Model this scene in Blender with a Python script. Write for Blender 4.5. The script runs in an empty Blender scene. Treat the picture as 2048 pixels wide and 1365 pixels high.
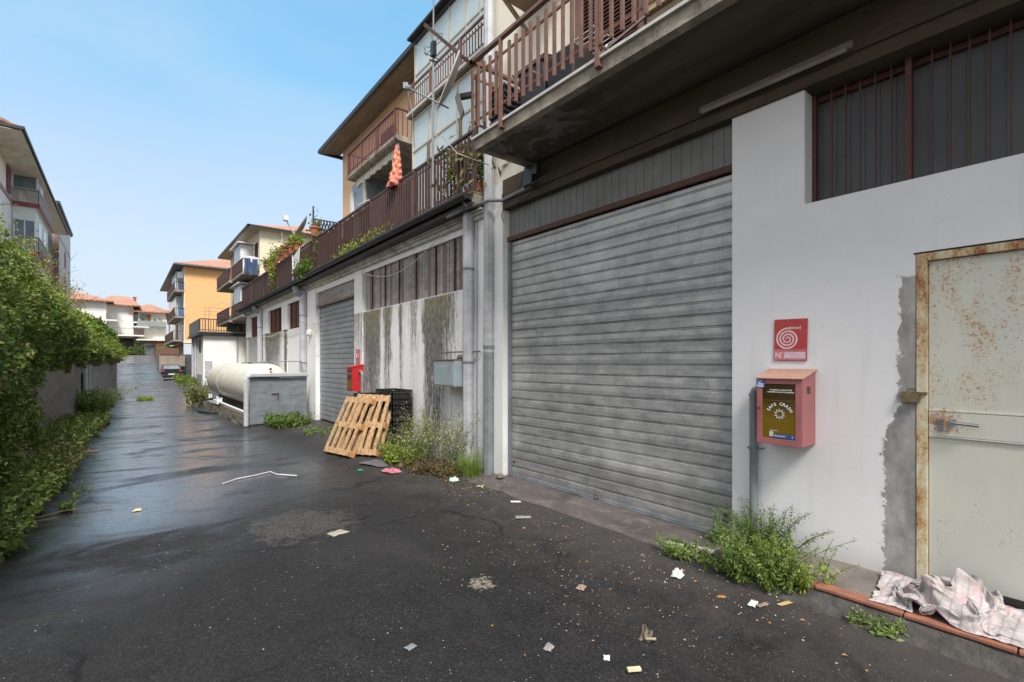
import bpy, math, random
import numpy as np
from mathutils import Vector, Matrix, noise as mnoise
R = math.radians
random.seed(7); rng = np.random.default_rng(7)
sc = bpy.context.scene
# ---------------------------------------------------------------- camera, sky, sun, exposure
cam = bpy.data.cameras.new('camera'); cam_o = bpy.data.objects.new('camera', cam)
sc.collection.objects.link(cam_o); sc.camera = cam_o
cam.sensor_width = 36; cam.lens = 17.0; cam.shift_y = 0.0217; cam.clip_start = 0.05; cam.clip_end = 3000
cam_o.location = (0, 0, 1.55); cam_o.rotation_euler = (R(90), 0, R(-38.78))
SUN_EL, SUN_AZ = R(50), R(203)     # azimuth clockwise from +Y
w = bpy.data.worlds.new('World'); sc.world = w; w.use_nodes = True
nt = w.node_tree; nt.nodes.clear()
wo = nt.nodes.new('ShaderNodeOutputWorld'); bg = nt.nodes.new('ShaderNodeBackground')
sky = nt.nodes.new('ShaderNodeTexSky'); sky.sky_type = 'NISHITA'; sky.sun_disc = False
sky.sun_elevation = SUN_EL; sky.sun_rotation = SUN_AZ
sky.air_density = 1.0; sky.dust_density = 4.0; sky.ozone_density = 1.5; sky.altitude = 50
bg.inputs['Strength'].default_value = 0.15
tc = nt.nodes.new('ShaderNodeTexCoord'); sx = nt.nodes.new('ShaderNodeSeparateXYZ'); nt.links.new(tc.outputs['Generated'], sx.inputs[0])
cr = nt.nodes.new('ShaderNodeValToRGB'); nt.links.new(sx.outputs[2], cr.inputs[0])
for i, (p_, c_) in enumerate(((0., (2.05, 2.22, 2.46)), (.19, (1.77, 2.16, 2.52)), (.33, (1.40, 1.98, 2.6)), (.47, (.80, 1.78, 2.65)), (.62, (.62, 1.55, 2.5)))):
    e_ = cr.color_ramp.elements[i] if i < 2 else cr.color_ramp.elements.new(p_)
    e_.position = p_; e_.color = tuple(k/3 for k in c_)+(1,)
for i, (p_, c_) in enumerate(((0., (2.05, 2.22, 2.46)), (.19, (1.77, 2.16, 2.52)), (.33, (1.40, 1.98, 2.6)), (.47, (.80, 1.78, 2.65)), (.62, (.62, 1.55, 2.5)))):
    e_ = cr.color_ramp.elements[i]; e_.position = p_; e_.color = tuple(k/3 for k in c_)+(1,)
vs_ = nt.nodes.new('ShaderNodeVectorMath'); vs_.operation = 'SCALE'; vs_.inputs[3].default_value = 3.0; nt.links.new(cr.outputs[0], vs_.inputs[0])
mx = nt.nodes.new('ShaderNodeMix'); mx.data_type = 'RGBA'; mx.inputs[0].default_value = .85
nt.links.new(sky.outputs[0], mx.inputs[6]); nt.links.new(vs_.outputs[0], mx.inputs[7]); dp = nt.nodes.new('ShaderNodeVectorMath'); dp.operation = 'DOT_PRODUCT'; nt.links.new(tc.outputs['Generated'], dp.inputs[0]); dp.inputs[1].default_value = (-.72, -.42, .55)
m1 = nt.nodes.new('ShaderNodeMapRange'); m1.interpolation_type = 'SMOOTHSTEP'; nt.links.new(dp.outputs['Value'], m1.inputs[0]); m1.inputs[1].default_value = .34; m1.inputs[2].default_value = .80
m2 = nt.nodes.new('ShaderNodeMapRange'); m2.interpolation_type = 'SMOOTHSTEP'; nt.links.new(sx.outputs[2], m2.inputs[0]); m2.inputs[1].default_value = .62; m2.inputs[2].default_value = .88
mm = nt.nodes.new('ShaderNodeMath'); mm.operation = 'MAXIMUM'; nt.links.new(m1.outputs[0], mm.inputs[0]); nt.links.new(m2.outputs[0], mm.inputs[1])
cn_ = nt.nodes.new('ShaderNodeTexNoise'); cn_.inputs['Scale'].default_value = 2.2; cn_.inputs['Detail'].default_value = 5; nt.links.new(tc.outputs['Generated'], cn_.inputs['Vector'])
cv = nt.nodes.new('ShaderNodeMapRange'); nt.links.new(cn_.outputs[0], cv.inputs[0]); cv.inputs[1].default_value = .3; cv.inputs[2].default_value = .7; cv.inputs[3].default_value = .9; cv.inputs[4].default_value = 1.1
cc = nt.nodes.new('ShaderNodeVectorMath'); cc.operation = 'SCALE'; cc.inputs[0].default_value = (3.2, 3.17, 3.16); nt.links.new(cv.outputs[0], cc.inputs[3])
m3 = nt.nodes.new('ShaderNodeMix'); m3.data_type = 'RGBA'; nt.links.new(mm.outputs[0], m3.inputs[0]); nt.links.new(mx.outputs[2], m3.inputs[6]); nt.links.new(cc.outputs[0], m3.inputs[7])  # pale unseen cloud added overhead and behind the camera to neutralise the light
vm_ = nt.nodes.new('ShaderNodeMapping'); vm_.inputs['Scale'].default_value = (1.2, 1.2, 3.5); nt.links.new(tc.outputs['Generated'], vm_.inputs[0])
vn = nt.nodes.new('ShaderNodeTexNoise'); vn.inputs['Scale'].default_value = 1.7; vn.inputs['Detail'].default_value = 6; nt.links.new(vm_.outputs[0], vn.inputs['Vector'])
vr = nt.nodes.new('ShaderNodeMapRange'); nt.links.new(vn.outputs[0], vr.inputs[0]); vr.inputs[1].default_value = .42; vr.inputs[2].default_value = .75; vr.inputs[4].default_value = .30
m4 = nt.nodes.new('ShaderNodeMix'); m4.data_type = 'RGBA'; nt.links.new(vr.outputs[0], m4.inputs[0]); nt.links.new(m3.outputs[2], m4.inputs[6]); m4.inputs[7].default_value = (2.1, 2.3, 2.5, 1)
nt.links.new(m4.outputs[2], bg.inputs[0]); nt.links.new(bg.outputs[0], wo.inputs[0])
sl = bpy.data.lights.new('sun', 'SUN'); so = bpy.data.objects.new('sun', sl); sc.collection.objects.link(so)
sl.energy = 2.1; sl.angle = R(18); sl.color = (1, .955, .9)
sd = Vector((math.sin(SUN_AZ)*math.cos(SUN_EL), math.cos(SUN_AZ)*math.cos(SUN_EL), math.sin(SUN_EL)))
so.rotation_euler = sd.to_track_quat('Z', 'Y').to_euler(); so.location = (0, 0, 30)
sc.view_settings.view_transform = 'Standard'; sc.view_settings.look = 'None'
sc.view_settings.exposure = 1.28; sc.view_settings.gamma = 1
sc.render.film_transparent = False
C = sc.collection

# ---------------------------------------------------------------- material helpers
class G:
    def __init__(s, name):
        s.m = bpy.data.materials.new(name); s.m.use_nodes = True; s.t = s.m.node_tree; s.t.nodes.clear()
        s.o = s.t.nodes.new('ShaderNodeOutputMaterial'); s.b = s.t.nodes.new('ShaderNodeBsdfPrincipled')
        s.t.links.new(s.b.outputs[0], s.o.inputs[0])
    def n(s, ty, ins={}, **kw):
        d = s.t.nodes.new(ty)
        for k, v in kw.items(): setattr(d, k, v)
        for k, v in ins.items(): s.set(d.inputs[k], v)
        return d
    def set(s, inp, v):
        if isinstance(v, bpy.types.NodeSocket): s.t.links.new(v, inp)
        elif isinstance(v, (tuple, list)) and len(v) == 3 and inp.type == 'RGBA': inp.default_value = (*v, 1)
        else: inp.default_value = v
    def ob(s): return s.n('ShaderNodeTexCoord').outputs['Object']
    def pos(s): return s.n('ShaderNodeNewGeometry').outputs['Position']
    def scl(s, v, sc_, loc=(0,0,0)): return s.n('ShaderNodeMapping', {0: v, 'Scale': sc_, 'Location': loc}).outputs[0]
    def noise(s, v, scale=5, detail=4, rough=.55, dist=0):
        return s.n('ShaderNodeTexNoise', {'Vector': v, 'Scale': scale, 'Detail': detail, 'Roughness': rough, 'Distortion': dist}).outputs[0]
    def math(s, op, a, b=0.0, clamp=False):
        return s.n('ShaderNodeMath', {0: a, 1: b}, operation=op, use_clamp=clamp).outputs[0]
    def mr(s, v, a, b, c=0., d=1., smooth=False):
        return s.n('ShaderNodeMapRange', {0: v, 1: a, 2: b, 3: c, 4: d}, interpolation_type='SMOOTHSTEP' if smooth else 'LINEAR').outputs[0]
    def mix(s, f, a, b):
        d = s.n('ShaderNodeMix', data_type='RGBA'); s.set(d.inputs[0], f); s.set(d.inputs[6], a); s.set(d.inputs[7], b); return d.outputs[2]
    def mul(s, a, b): return s.math('MULTIPLY', a, b)
    def add(s, a, b): return s.math('ADD', a, b)
    def sub(s, a, b): return s.math('SUBTRACT', a, b)
    def xyz(s, v): return s.n('ShaderNodeSeparateXYZ', {0: v}).outputs
    def bump(s, h, st=.3, dist=.01): s.set(s.b.inputs['Normal'], s.n('ShaderNodeBump', {'Height': h, 'Strength': st, 'Distance': dist}).outputs[0])
    def fin(s, col=None, rough=None, metal=None, **k):
        if col is not None: s.set(s.b.inputs['Base Color'], col)
        if rough is not None: s.set(s.b.inputs['Roughness'], rough)
        if metal is not None: s.set(s.b.inputs['Metallic'], metal)
        for a, b in k.items(): s.set(s.b.inputs[a], b)
        return s.m

def M(name, col, rough=.8, var=.18, scale=4., bump=.0, bs=60., metal=0., col2=None, dirt=0., dcol=(.09, .08, .065), stretch=(1, 1, 1), spec=.5):
    g = G(name); v = g.scl(g.ob(), stretch)
    n1 = g.noise(v, scale, 5, .6)
    a = tuple(c*(1-var) for c in col); b = tuple(min(1, c*(1+var)) for c in col) if col2 is None else col2
    c = g.mix(g.mr(n1, .32, .68), a, b)
    if dirt:
        n2 = g.noise(g.scl(g.ob(), (1.7, 1.7*min(1, stretch[1]*1.4), .6 if stretch[1] > .3 else 1.2)), scale*1.3, 6, .7)
        c = g.mix(g.mul(g.mr(n2, .5, .78), dirt), c, dcol)
    if bump: g.bump(g.noise(v, bs, 4, .6), bump, .01)
    g.b.inputs['Specular IOR Level'].default_value = spec
    return g.fin(c, g.mr(n1, .2, .8, max(0, rough-.08), min(1, rough+.08)), metal)

# ---------------------------------------------------------------- mesh builder
class MB:
    def __init__(s): s.v = []; s.f = []; s.mi = []; s.cur = 0
    def add(s, vs, fs):
        o = len(s.v); s.v += [tuple(p) for p in vs]; s.f += [tuple(i+o for i in f) for f in fs]; s.mi += [s.cur]*len(fs); return s
    def box(s, x0, x1, y0, y1, z0, z1):
        x0, x1 = sorted((x0, x1)); y0, y1 = sorted((y0, y1)); z0, z1 = sorted((z0, z1))
        v = [(x, y, z) for x in (x0, x1) for y in (y0, y1) for z in (z0, z1)]
        return s.add(v, [(0,1,3,2),(4,6,7,5),(0,4,5,1),(2,3,7,6),(0,2,6,4),(1,5,7,3)])
    def obox(s, c, ax, ay, az):
        c, ax, ay, az = map(Vector, (c, ax, ay, az))
        v = [c+ax*i+ay*j+az*k for i in (-.5,.5) for j in (-.5,.5) for k in (-.5,.5)]
        return s.add(v, [(0,1,3,2),(4,6,7,5),(0,4,5,1),(2,3,7,6),(0,2,6,4),(1,5,7,3)])
    def beam(s, p, q, w, h, up=(0,0,1)):
        p, q = Vector(p), Vector(q); d = (q-p); n = d.normalized(); u = Vector(up)
        if abs(n.dot(u)) > .98: u = Vector((0,1,0))
        a = n.cross(u).normalized(); b = a.cross(n)
        return s.obox((p+q)/2, d, a*w, b*h)
    def tube(s, pts, r, n=8, cap=True):
        pts = [Vector(p) for p in pts]; rs = r if isinstance(r, (list, tuple)) else [r]*len(pts)
        rings = []; pa = None
        for i, p in enumerate(pts):
            d = (pts[min(i+1, len(pts)-1)]-pts[max(i-1, 0)]).normalized()
            if pa is None: pa = d.orthogonal().normalized()
            a = (pa-d*pa.dot(d)).normalized(); b = d.cross(a); pa = a
            rings.append([p+(a*math.cos(2*math.pi*k/n)+b*math.sin(2*math.pi*k/n))*rs[i] for k in range(n)])
        vs = [q for rg in rings for q in rg]; fs = []
        for i in range(len(pts)-1):
            for k in range(n):
                a, b = i*n+k, i*n+(k+1) % n; fs.append((a, b, b+n, a+n))
        if cap: fs += [tuple(range(n-1, -1, -1)), tuple((len(pts)-1)*n+k for k in range(n))]
        return s.add(vs, fs)
    def lathe(s, c, prof, n=16, axis='Z'):
        vs = []; fs = []
        for r_, h in prof:
            for k in range(n):
                a = 2*math.pi*k/n; x, y = r_*math.cos(a), r_*math.sin(a)
                vs.append((c[0]+x, c[1]+y, c[2]+h) if axis == 'Z' else ((c[0]+x, c[1]+h, c[2]+y) if axis == 'Y' else (c[0]+h, c[1]+x, c[2]+y)))
        for i in range(len(prof)-1):
            for k in range(n):
                a, b = i*n+k, i*n+(k+1) % n; fs.append((a, b, b+n, a+n))
        fs += [tuple(range(n)), tuple((len(prof)-1)*n+k for k in range(n))]
        return s.add(vs, fs)
    def prism(s, poly, axis, a0, a1):
        # poly in the two other axes (in order x,y,z minus axis), extruded along axis
        def P(u, v, t): return {'x': (t, u, v), 'y': (u, t, v), 'z': (u, v, t)}[axis]
        n = len(poly); vs = [P(u, v, a0) for u, v in poly]+[P(u, v, a1) for u, v in poly]
        return s.add(vs, [tuple(range(n)), tuple(range(2*n-1, n-1, -1))]+[(i, i+n, (i+1) % n+n, (i+1) % n) for i in range(n)])
    def grid(s, fn, us, vs_):
        nu, nv = len(us), len(vs_)
        V = [fn(u, v) for u in us for v in vs_]
        return s.add(V, [(i*nv+j, (i+1)*nv+j, (i+1)*nv+j+1, i*nv+j+1) for i in range(nu-1) for j in range(nv-1)])

FR = dict(p=(0., 0.), a=0.)
def frame(p=(0., 0.), deg=0.): FR['p'] = p; FR['a'] = R(deg)       # deg: clockwise turn seen from above
def fw(x, y):
    c, s_ = math.cos(FR['a']), math.sin(FR['a']); dx, dy = x-FR['p'][0], y-FR['p'][1]
    return FR['p'][0]+c*dx+s_*dy, FR['p'][1]-s_*dx+c*dy
LOC = {}
def props(o, label, cat, group=None, kind=None):
    if label: o['label'] = label
    if cat: o['category'] = cat
    if group: o['group'] = group
    if kind: o['kind'] = kind
def T(name, label, cat, loc, group=None):
    o = bpy.data.objects.new(name, None); C.objects.link(o); o.empty_display_size = .2
    x, y = fw(loc[0], loc[1]); o.location = (x, y, loc[2]); o.rotation_euler = (0, 0, -FR['a'])
    LOC[o.name] = Vector(loc); props(o, label, cat, group); return o
def O(name, mb, mats, parent=None, loc=None, label=None, cat=None, group=None, kind=None, smooth=False, bevel=0):
    L = LOC[parent.name] if parent is not None else Vector(loc if loc is not None else (0, 0, 0))
    me = bpy.data.meshes.new(name); me.from_pydata([(p[0]-L[0], p[1]-L[1], p[2]-L[2]) for p in mb.v], [], mb.f)
    if not isinstance(mats, (list, tuple)): mats = [mats]
    for m in mats: me.materials.append(m)
    if len(mats) > 1: me.polygons.foreach_set('material_index', mb.mi)
    if smooth: me.polygons.foreach_set('use_smooth', [True]*len(me.polygons))
    me.update()
    o = bpy.data.objects.new(name, me); C.objects.link(o)
    if parent is not None: o.parent = parent; LOC[o.name] = L
    else:
        x, y = fw(L[0], L[1]); o.location = (x, y, L[2]); o.rotation_euler = (0, 0, -FR['a']); LOC[o.name] = L
    if smooth: 
        try: me.set_sharp_from_angle(angle=R(40))
        except Exception: pass
    if bevel:
        b = o.modifiers.new('bevel', 'BEVEL'); b.width = bevel; b.segments = 2; b.limit_method = 'ANGLE'; b.angle_limit = R(40)
    props(o, label, cat, group, kind); return o
def text_mb(s_, size, fn, align='LEFT', bold=False):
    cu = bpy.data.curves.new('txt', 'FONT'); cu.body = s_; cu.size = size; cu.align_x = align; cu.resolution_u = 2
    if bold: cu.offset = size*.02
    to = bpy.data.objects.new('txt', cu); C.objects.link(to)
    dg = bpy.context.evaluated_depsgraph_get(); me = to.evaluated_get(dg).to_mesh()
    mb = MB().add([fn(v.co.x, v.co.y) for v in me.vertices], [tuple(p.vertices) for p in me.polygons])
    to.evaluated_get(dg).to_mesh_clear(); bpy.data.objects.remove(to); bpy.data.curves.remove(cu); return mb
def fnoise(x, y, z=0., s_=1.): return mnoise.noise(Vector((x*s_, y*s_, z*s_)))

# ---------------------------------------------------------------- materials
def mat_road():
    g = G('wet_asphalt'); p = g.pos(); X, Y, Z = g.xyz(p)
    big = g.noise(p, .55, 4, .6); mid = g.noise(p, 6, 5, .65); fine = g.noise(p, 220, 2, .6)
    st = g.noise(g.scl(p, (.6, 1.3, 1)), .8, 6, .66, 1.2)
    c = g.mix(g.mr(big, .3, .7), (.0095, .009, .0095), (.019, .018, .0185))
    c = g.mix(g.mul(g.mr(mid, .45, .75), .35), c, (.036, .034, .034))
    agg = g.n('ShaderNodeTexVoronoi', {'Vector': p, 'Scale': 130.}).outputs['Color']; ag = g.xyz(agg)[0]
    c = g.mix(g.mul(g.mr(ag, .55, 1.), .55), c, (.052, .05, .05)); c = g.mix(g.mul(g.mr(ag, .35, .0), .6), c, (.008, .008, .009))
    sp2 = g.n('ShaderNodeTexVoronoi', {'Vector': p, 'Scale': 150.}).outputs['Color']; spm = g.mr(g.noise(p, 1.3, 4, .7), .46, .62); c = g.mix(g.mul(g.mul(g.mr(g.xyz(sp2)[1], .991, .997), .7), spm), c, (.30, .28, .26))
    wear = g.noise(g.scl(p, (1.3, .35, 1)), 1.0, 5, .65, .5); c = g.mix(g.mul(g.mr(wear, .5, .68), .5), c, (.040, .037, .037)); dk = g.noise(p, 2.3, 5, .7, .6); c = g.mix(g.mul(g.mr(dk, .56, .70), .6), c, (.007, .0068, .007))
    dust = g.mul(g.mr(X, 2.2, 3.3, 0, 1, True), g.mr(g.noise(p, 4, 6, .7), .42, .66)); c = g.mix(g.mul(dust, .45), c, (.075, .062, .052))
    wp_ = g.n('ShaderNodeMix', {0: .35}, data_type='VECTOR'); g.t.links.new(p, wp_.inputs[4]); g.t.links.new(g.n('ShaderNodeTexNoise', {'Vector': p, 'Scale': 1.6, 'Detail': 4.}).outputs['Color'], wp_.inputs[5])
    ck = g.n('ShaderNodeTexVoronoi', {'Vector': wp_.outputs[1], 'Scale': .85}, feature='DISTANCE_TO_EDGE').outputs[0]
    ckm = g.mul(g.mr(ck, .016, .003), g.mr(big, .44, .54)); c = g.mix(g.mul(ckm, .75), c, (.004, .004, .004))
    # worn grey band at the foot of the walls
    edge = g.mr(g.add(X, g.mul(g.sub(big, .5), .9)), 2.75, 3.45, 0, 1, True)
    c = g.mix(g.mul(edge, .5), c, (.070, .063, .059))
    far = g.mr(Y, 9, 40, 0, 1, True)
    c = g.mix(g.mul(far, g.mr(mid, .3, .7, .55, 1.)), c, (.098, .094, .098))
    # pale spill marks
    def blob(cx_, cy_, rx, ry, th, amt, col, c, sc_=7):
        d = g.math('SQRT', g.add(g.math('POWER', g.math('DIVIDE', g.sub(X, cx_), rx), 2.), g.math('POWER', g.math('DIVIDE', g.sub(Y, cy_), ry), 2.)))
        nn = g.noise(p, sc_, 5, .7); f = g.mul(g.mr(g.sub(g.mul(nn, 1.6), d), th, th+.2), g.mr(g.noise(p, 38, 3, .7), .40, .52))
        return g.mix(g.mul(f, amt), c, col)
    c = blob(1.42, 5.2, .75, .75, .1, .35, (.15, .14, .115), c, 9)
    c = blob(2.1, 2.97, .17, .2, .25, .85, (.26, .23, .18), c, 24)
    c = blob(-.3, 12.5, .7, 1.2, .1, .35, (.2, .18, .12), c, 3)
    c = blob(.1, 14.0, .5, 1.3, .1, .45, (.2, .17, .12), c, 3)
    wet = g.mr(st, .32, .54, 0, 1, True)
    near = g.mr(g.add(Y, g.mul(X, -.9)), 3.6, 6.6, 0, 1, True)
    side = g.mr(X, 2.9, 2.0, 0, 1, True)
    wf = g.mul(g.mul(wet, near), side)
    c = g.mix(g.mul(g.mul(wf, .5), g.mr(Y, 20, 9)), c, (.034, .031, .032))  # greyish sheen of the wet patches put into the base colour
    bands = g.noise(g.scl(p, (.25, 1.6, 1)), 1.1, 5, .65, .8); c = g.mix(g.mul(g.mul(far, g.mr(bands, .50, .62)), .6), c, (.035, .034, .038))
    r = g.add(g.mul(g.sub(1.0, wf), .34), g.mr(mid, .35, .65, .20, .34)); r = g.add(r, g.mul(g.sub(fine, .5), .12))
    r = g.add(r, g.mul(g.sub(1.0, near), .12))
    h = g.add(g.mul(fine, 1.), g.mul(mid, .5))
    g.set(g.b.inputs['Normal'], g.n('ShaderNodeBump', {'Height': h, 'Strength': g.sub(.6, g.mul(wf, .52)), 'Distance': .004}).outputs[0])
    g.set(g.b.inputs['Specular IOR Level'], g.add(.28, g.mul(wf, .7)))
    g.set(g.b.inputs['Coat Weight'], g.mul(wf, g.mr(mid, .3, .5, .45, 1.))); g.b.inputs['Coat IOR'].default_value = 1.36; g.set(g.b.inputs['Coat Roughness'], g.mr(mid, .3, .7, .16, .34))
    return g.fin(c, r)
ROAD = mat_road()
def mat_plaster(name, col, stain=None, y_off=0):
    g = G(name); p = g.ob(); X, Y, Z = g.xyz(p)
    n = g.noise(p, 2.2, 5, .6); f = g.noise(p, 35, 4, .6); s2 = g.noise(g.scl(p, (3, 3, .5)), 1.5, 5, .6)
    c = g.mix(g.mr(n, .3, .7), tuple(k*.93 for k in col), col)
    c = g.mix(g.mul(g.mr(s2, .55, .75), .22), c, tuple(k*.66 for k in col))
    c = g.mix(g.mul(g.mr(Z, .55, .0), g.mr(n, .35, .6, .1, .6)), c, (.22, .2, .17))
    if stain:
        zt, amt = stain
        cols_ = [(6.0, 0), (6.3, .25), (6.5, .55), (6.75, .75), (6.95, 1), (7.15, 1), (7.38, .95), (7.52, .1), (7.72, .5), (7.9, .5), (8.08, .1), (8.22, .3), (8.34, .85), (8.46, .2), (8.7, .2), (8.85, .8), (9.05, .75), (9.2, .15), (9.34, .8), (9.7, 1), (10.0, .9), (10.2, .5), (16.7, 0), (16.82, 1), (17.1, 1), (17.25, .1), (18.0, .7), (19.9, .85), (20.3, .2), (21.2, .6), (23.3, .55), (24, 0)]
        cr = g.n('ShaderNodeValToRGB', {0: g.mr(g.add(Y, g.mul(g.sub(g.noise(p, 2.5, 3), .5), .16)), .6, 18.6)}); el = cr.color_ramp.elements
        el[0].position = 0; el[1].position = 1
        for q, val in cols_[1:-1]: el.new((q-6.0)/18.0)
        for e_ in el:
            k_ = min(cols_, key=lambda c_: abs((c_[0]-6)/18-e_.position)); e_.color = (k_[1],)*3+(1,)
        col_n = cr.outputs[0]; col_f = g.noise(g.scl(p, (0, 1, .05)), 21, 5, .75); br = g.noise(g.scl(p, (1, 1, .3)), 34, 5, .75)
        dz = g.sub(zt, Z)
        m = g.add(g.mul(g.sub(col_n, .26), 2.3), g.mul(g.sub(col_f, .5), 3.6)); m = g.add(m, g.mul(g.sub(br, .5), 2.2))
        m = g.add(g.sub(m, g.mul(dz, .52)), .22)
        m = g.mul(g.mul(g.mr(m, -.25, 1.25, 0, 1, True), g.mr(br, .3, .6, .72, 1.)), g.mr(dz, -.01, .02))
        sc_ = g.mix(g.mr(g.add(dz, g.mul(br, .9)), .25, 1.25), (.15, .125, .025), (.045, .044, .035))
        c = g.mix(g.mul(m, amt), c, sc_)
    g.bump(g.add(f, g.mul(n, 2.)), .22, .008)
    return g.fin(c, .85)
P_B = mat_plaster('stained_plaster', (.86, .86, .86), (2.66, .95))
P_W = mat_plaster('old_white_plaster', (.82, .82, .81))
P_CREAM = mat_plaster('cream_plaster', (.74, .70, .60))
P_PEACH = mat_plaster('peach_plaster', (.78, .52, .32))
P_ORANGE = mat_plaster('orange_plaster', (.84, .46, .20))
P_YEL = mat_plaster('pale_yellow_plaster', (.72, .64, .46))
P_OFFW = mat_plaster('offwhite_plaster', (.80, .78, .73)); P_ROSE = mat_plaster('pale_rosy_plaster', (.90, .82, .76))
P_GREY = mat_plaster('grey_render', (.33, .31, .29))
def mat_clean_wall():
    g = G('repainted_white_wall'); p = g.pos(); X, Y, Z = g.xyz(p)
    n = g.noise(p, 1.6, 5, .6); f = g.noise(p, 38, 5, .65); h = g.noise(g.scl(p, (6, 1, 9)), 6, 4, .6)
    c = g.mix(g.mr(n, .3, .7), (.66, .66, .68), (.72, .72, .74))
    c = g.mix(g.mul(g.mr(g.noise(p, 14, 6, .75), .64, .70), .6), c, (.50, .50, .50))
    flk = g.mul(g.mr(g.noise(g.scl(p, (1, 1, 1.6)), 26, 5, .8), .66, .70), g.mr(g.add(Y, g.mul(n, .5)), 1.75, 1.2)); c = g.mix(g.mul(flk, .8), c, (.40, .395, .385))
    drp = g.noise(g.scl(p, (1, 1, .12)), 9, 5, .6); c = g.mix(g.mul(g.mr(drp, .56, .74), .28), c, (.50, .50, .49))
    scr_ = g.noise(g.scl(p, (1, 6, .8)), 7, 3, .5, 2.); c = g.mix(g.mul(g.mul(g.mr(g.math('ABSOLUTE', g.sub(scr_, .5)), .004, .0), g.mr(n, .5, .6)), .35), c, (.42, .42, .42))
    # bare cement beside the door, ragged edge
    wdt = g.add(.085, g.mul(g.mr(Z, 1.28, 1.05, 0, 1, True), .085))
    rag = g.add(g.mul(g.sub(g.noise(p, 7, 6, .75), .5), .16), g.mul(g.sub(g.noise(p, 32, 4, .7), .5), .07))
    d = g.sub(g.add(g.sub(Y, .80), rag), wdt)
    pm = g.mul(g.mr(d, .004, -.004), g.mr(g.add(Z, g.mul(rag, .4)), 2.13, 2.11))
    cem = g.mix(g.mr(g.noise(g.scl(p, (1, 1, .5)), 8, 5, .7), .35, .65), (.20, .195, .19), (.36, .35, .345))
    c = g.mix(pm, c, cem)
    base = g.mul(g.mr(g.sub(Z, g.mul(n, .25)), .16, .0), .5)
    c = g.mix(base, c, (.35, .34, .31))
    g.bump(g.add(g.add(g.mul(f, .6), g.mul(h, .45)), g.mul(pm, -.8)), .12, .010)
    return g.fin(c, .72)
WALLW = mat_clean_wall()
def mat_galv(name, c0, c1, rough=.5, metal=.35, scale=3., streak=True, rust=0., slat=0):
    g = G(name); p = g.ob()
    n = g.noise(g.scl(p, (1, 1.6, 3.2)), scale, 6, .68, .3); b = g.noise(g.scl(p, (1, 9, .8)), 4, 5, .65); sp = g.noise(p, 45, 3, .6)
    c = g.mix(g.mr(n, .33, .66), c0, c1)
    c = g.mix(g.mul(g.mr(b, .5, .75), .22 if streak else 0.), c, tuple(min(1, k*1.35) for k in c1))
    c = g.mix(g.mul(g.mr(sp, .62, .75), .3), c, (.42, .41, .36))
    lo = g.noise(g.scl(p, (1, 1, 1)), 1.1, 4, .6)
    c = g.mix(g.mul(g.mr(lo, .5, .72), .45), c, tuple(k*1.5 for k in c1))
    if slat:
        wn_ = g.n('ShaderNodeTexWhiteNoise', {'W': g.math('FLOOR', g.math('DIVIDE', g.xyz(p)[2], slat))}, noise_dimensions='1D').outputs[0]
        c = g.mix(g.mul(g.mr(wn_, .3, 1.), .42), c, tuple(k*.55 for k in c0)); zb_ = g.mr(g.xyz(p)[2], .5, .0); c = g.mix(g.mul(zb_, g.mr(lo, .35, .6, .1, .55)), c, (.10, .09, .08))
    if rust: c = g.mix(g.mul(g.mr(g.noise(p, 9, 6, .75), .56, .68), rust), c, (.17, .06, .02))
    g.bump(g.add(n, g.mul(sp, .3)), .12, .01)
    return g.fin(c, g.mr(n, .3, .7, rough-.1, rough+.12), metal)
SHUT = mat_galv('galvanised_shutter', (.29, .295, .30), (.50, .50, .495), slat=.1135)
SHUT2 = mat_galv('blue_grey_shutter', (.25, .265, .285), (.36, .37, .39))
GALV = mat_galv('galvanised_sheet', (.155, .175, .195), (.25, .275, .295), streak=False)
PVC = mat_galv('grey_pvc', (.33, .34, .37), (.46, .47, .50), .55, 0., streak=False)
PIPE = M('grey_pipe_paint', (.19, .21, .225), .5, .2, 6)
BOXG = M('grey_cabinet_paint', (.30, .36, .39), .5, .1, 4, dirt=.4, dcol=(.2, .13, .08))
CORR = mat_galv('weathered_corrugated', (.19, .175, .17), (.36, .34, .325), .7, 0., rust=.35)
CORRD = M('dark_grille_panel', (.085, .088, .095), .7, .2, 3, bump=.1)
BOARD = M('grey_valance_board', (.16, .16, .158), .6, .2, 3, bump=.1)
RUSTB = M('rusty_brown_steel', (.075, .028, .018), .65, .35, 20, bump=.2)
BROWN = M('brown_railing_paint', (.165, .083, .058), .5, .2, 12, bump=.1)
DBROWN = M('dark_brown_railing', (.062, .027, .022), .55, .25, 10)
REED = M('brown_reed_screen', (.052, .025, .019), .8, .35, 20, bump=.3)
CONC = M('weathered_concrete', (.27, .24, .195), .9, .42, 4, bump=.9, bs=30, dirt=1.0)
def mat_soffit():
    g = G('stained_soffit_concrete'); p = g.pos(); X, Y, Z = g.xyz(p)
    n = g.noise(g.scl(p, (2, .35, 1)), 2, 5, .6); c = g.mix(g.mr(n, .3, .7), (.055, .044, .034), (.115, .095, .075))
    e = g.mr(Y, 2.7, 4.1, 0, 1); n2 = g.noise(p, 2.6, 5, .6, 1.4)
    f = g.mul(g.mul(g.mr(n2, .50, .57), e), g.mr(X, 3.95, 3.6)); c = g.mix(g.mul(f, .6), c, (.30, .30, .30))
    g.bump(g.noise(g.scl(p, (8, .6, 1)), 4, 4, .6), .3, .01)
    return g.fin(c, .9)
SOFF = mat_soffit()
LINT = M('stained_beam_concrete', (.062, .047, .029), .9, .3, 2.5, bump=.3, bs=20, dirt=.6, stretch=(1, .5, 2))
MARB = M('pale_marble_sill', (.52, .50, .47), .6, .15, 8, dirt=.4)
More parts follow.
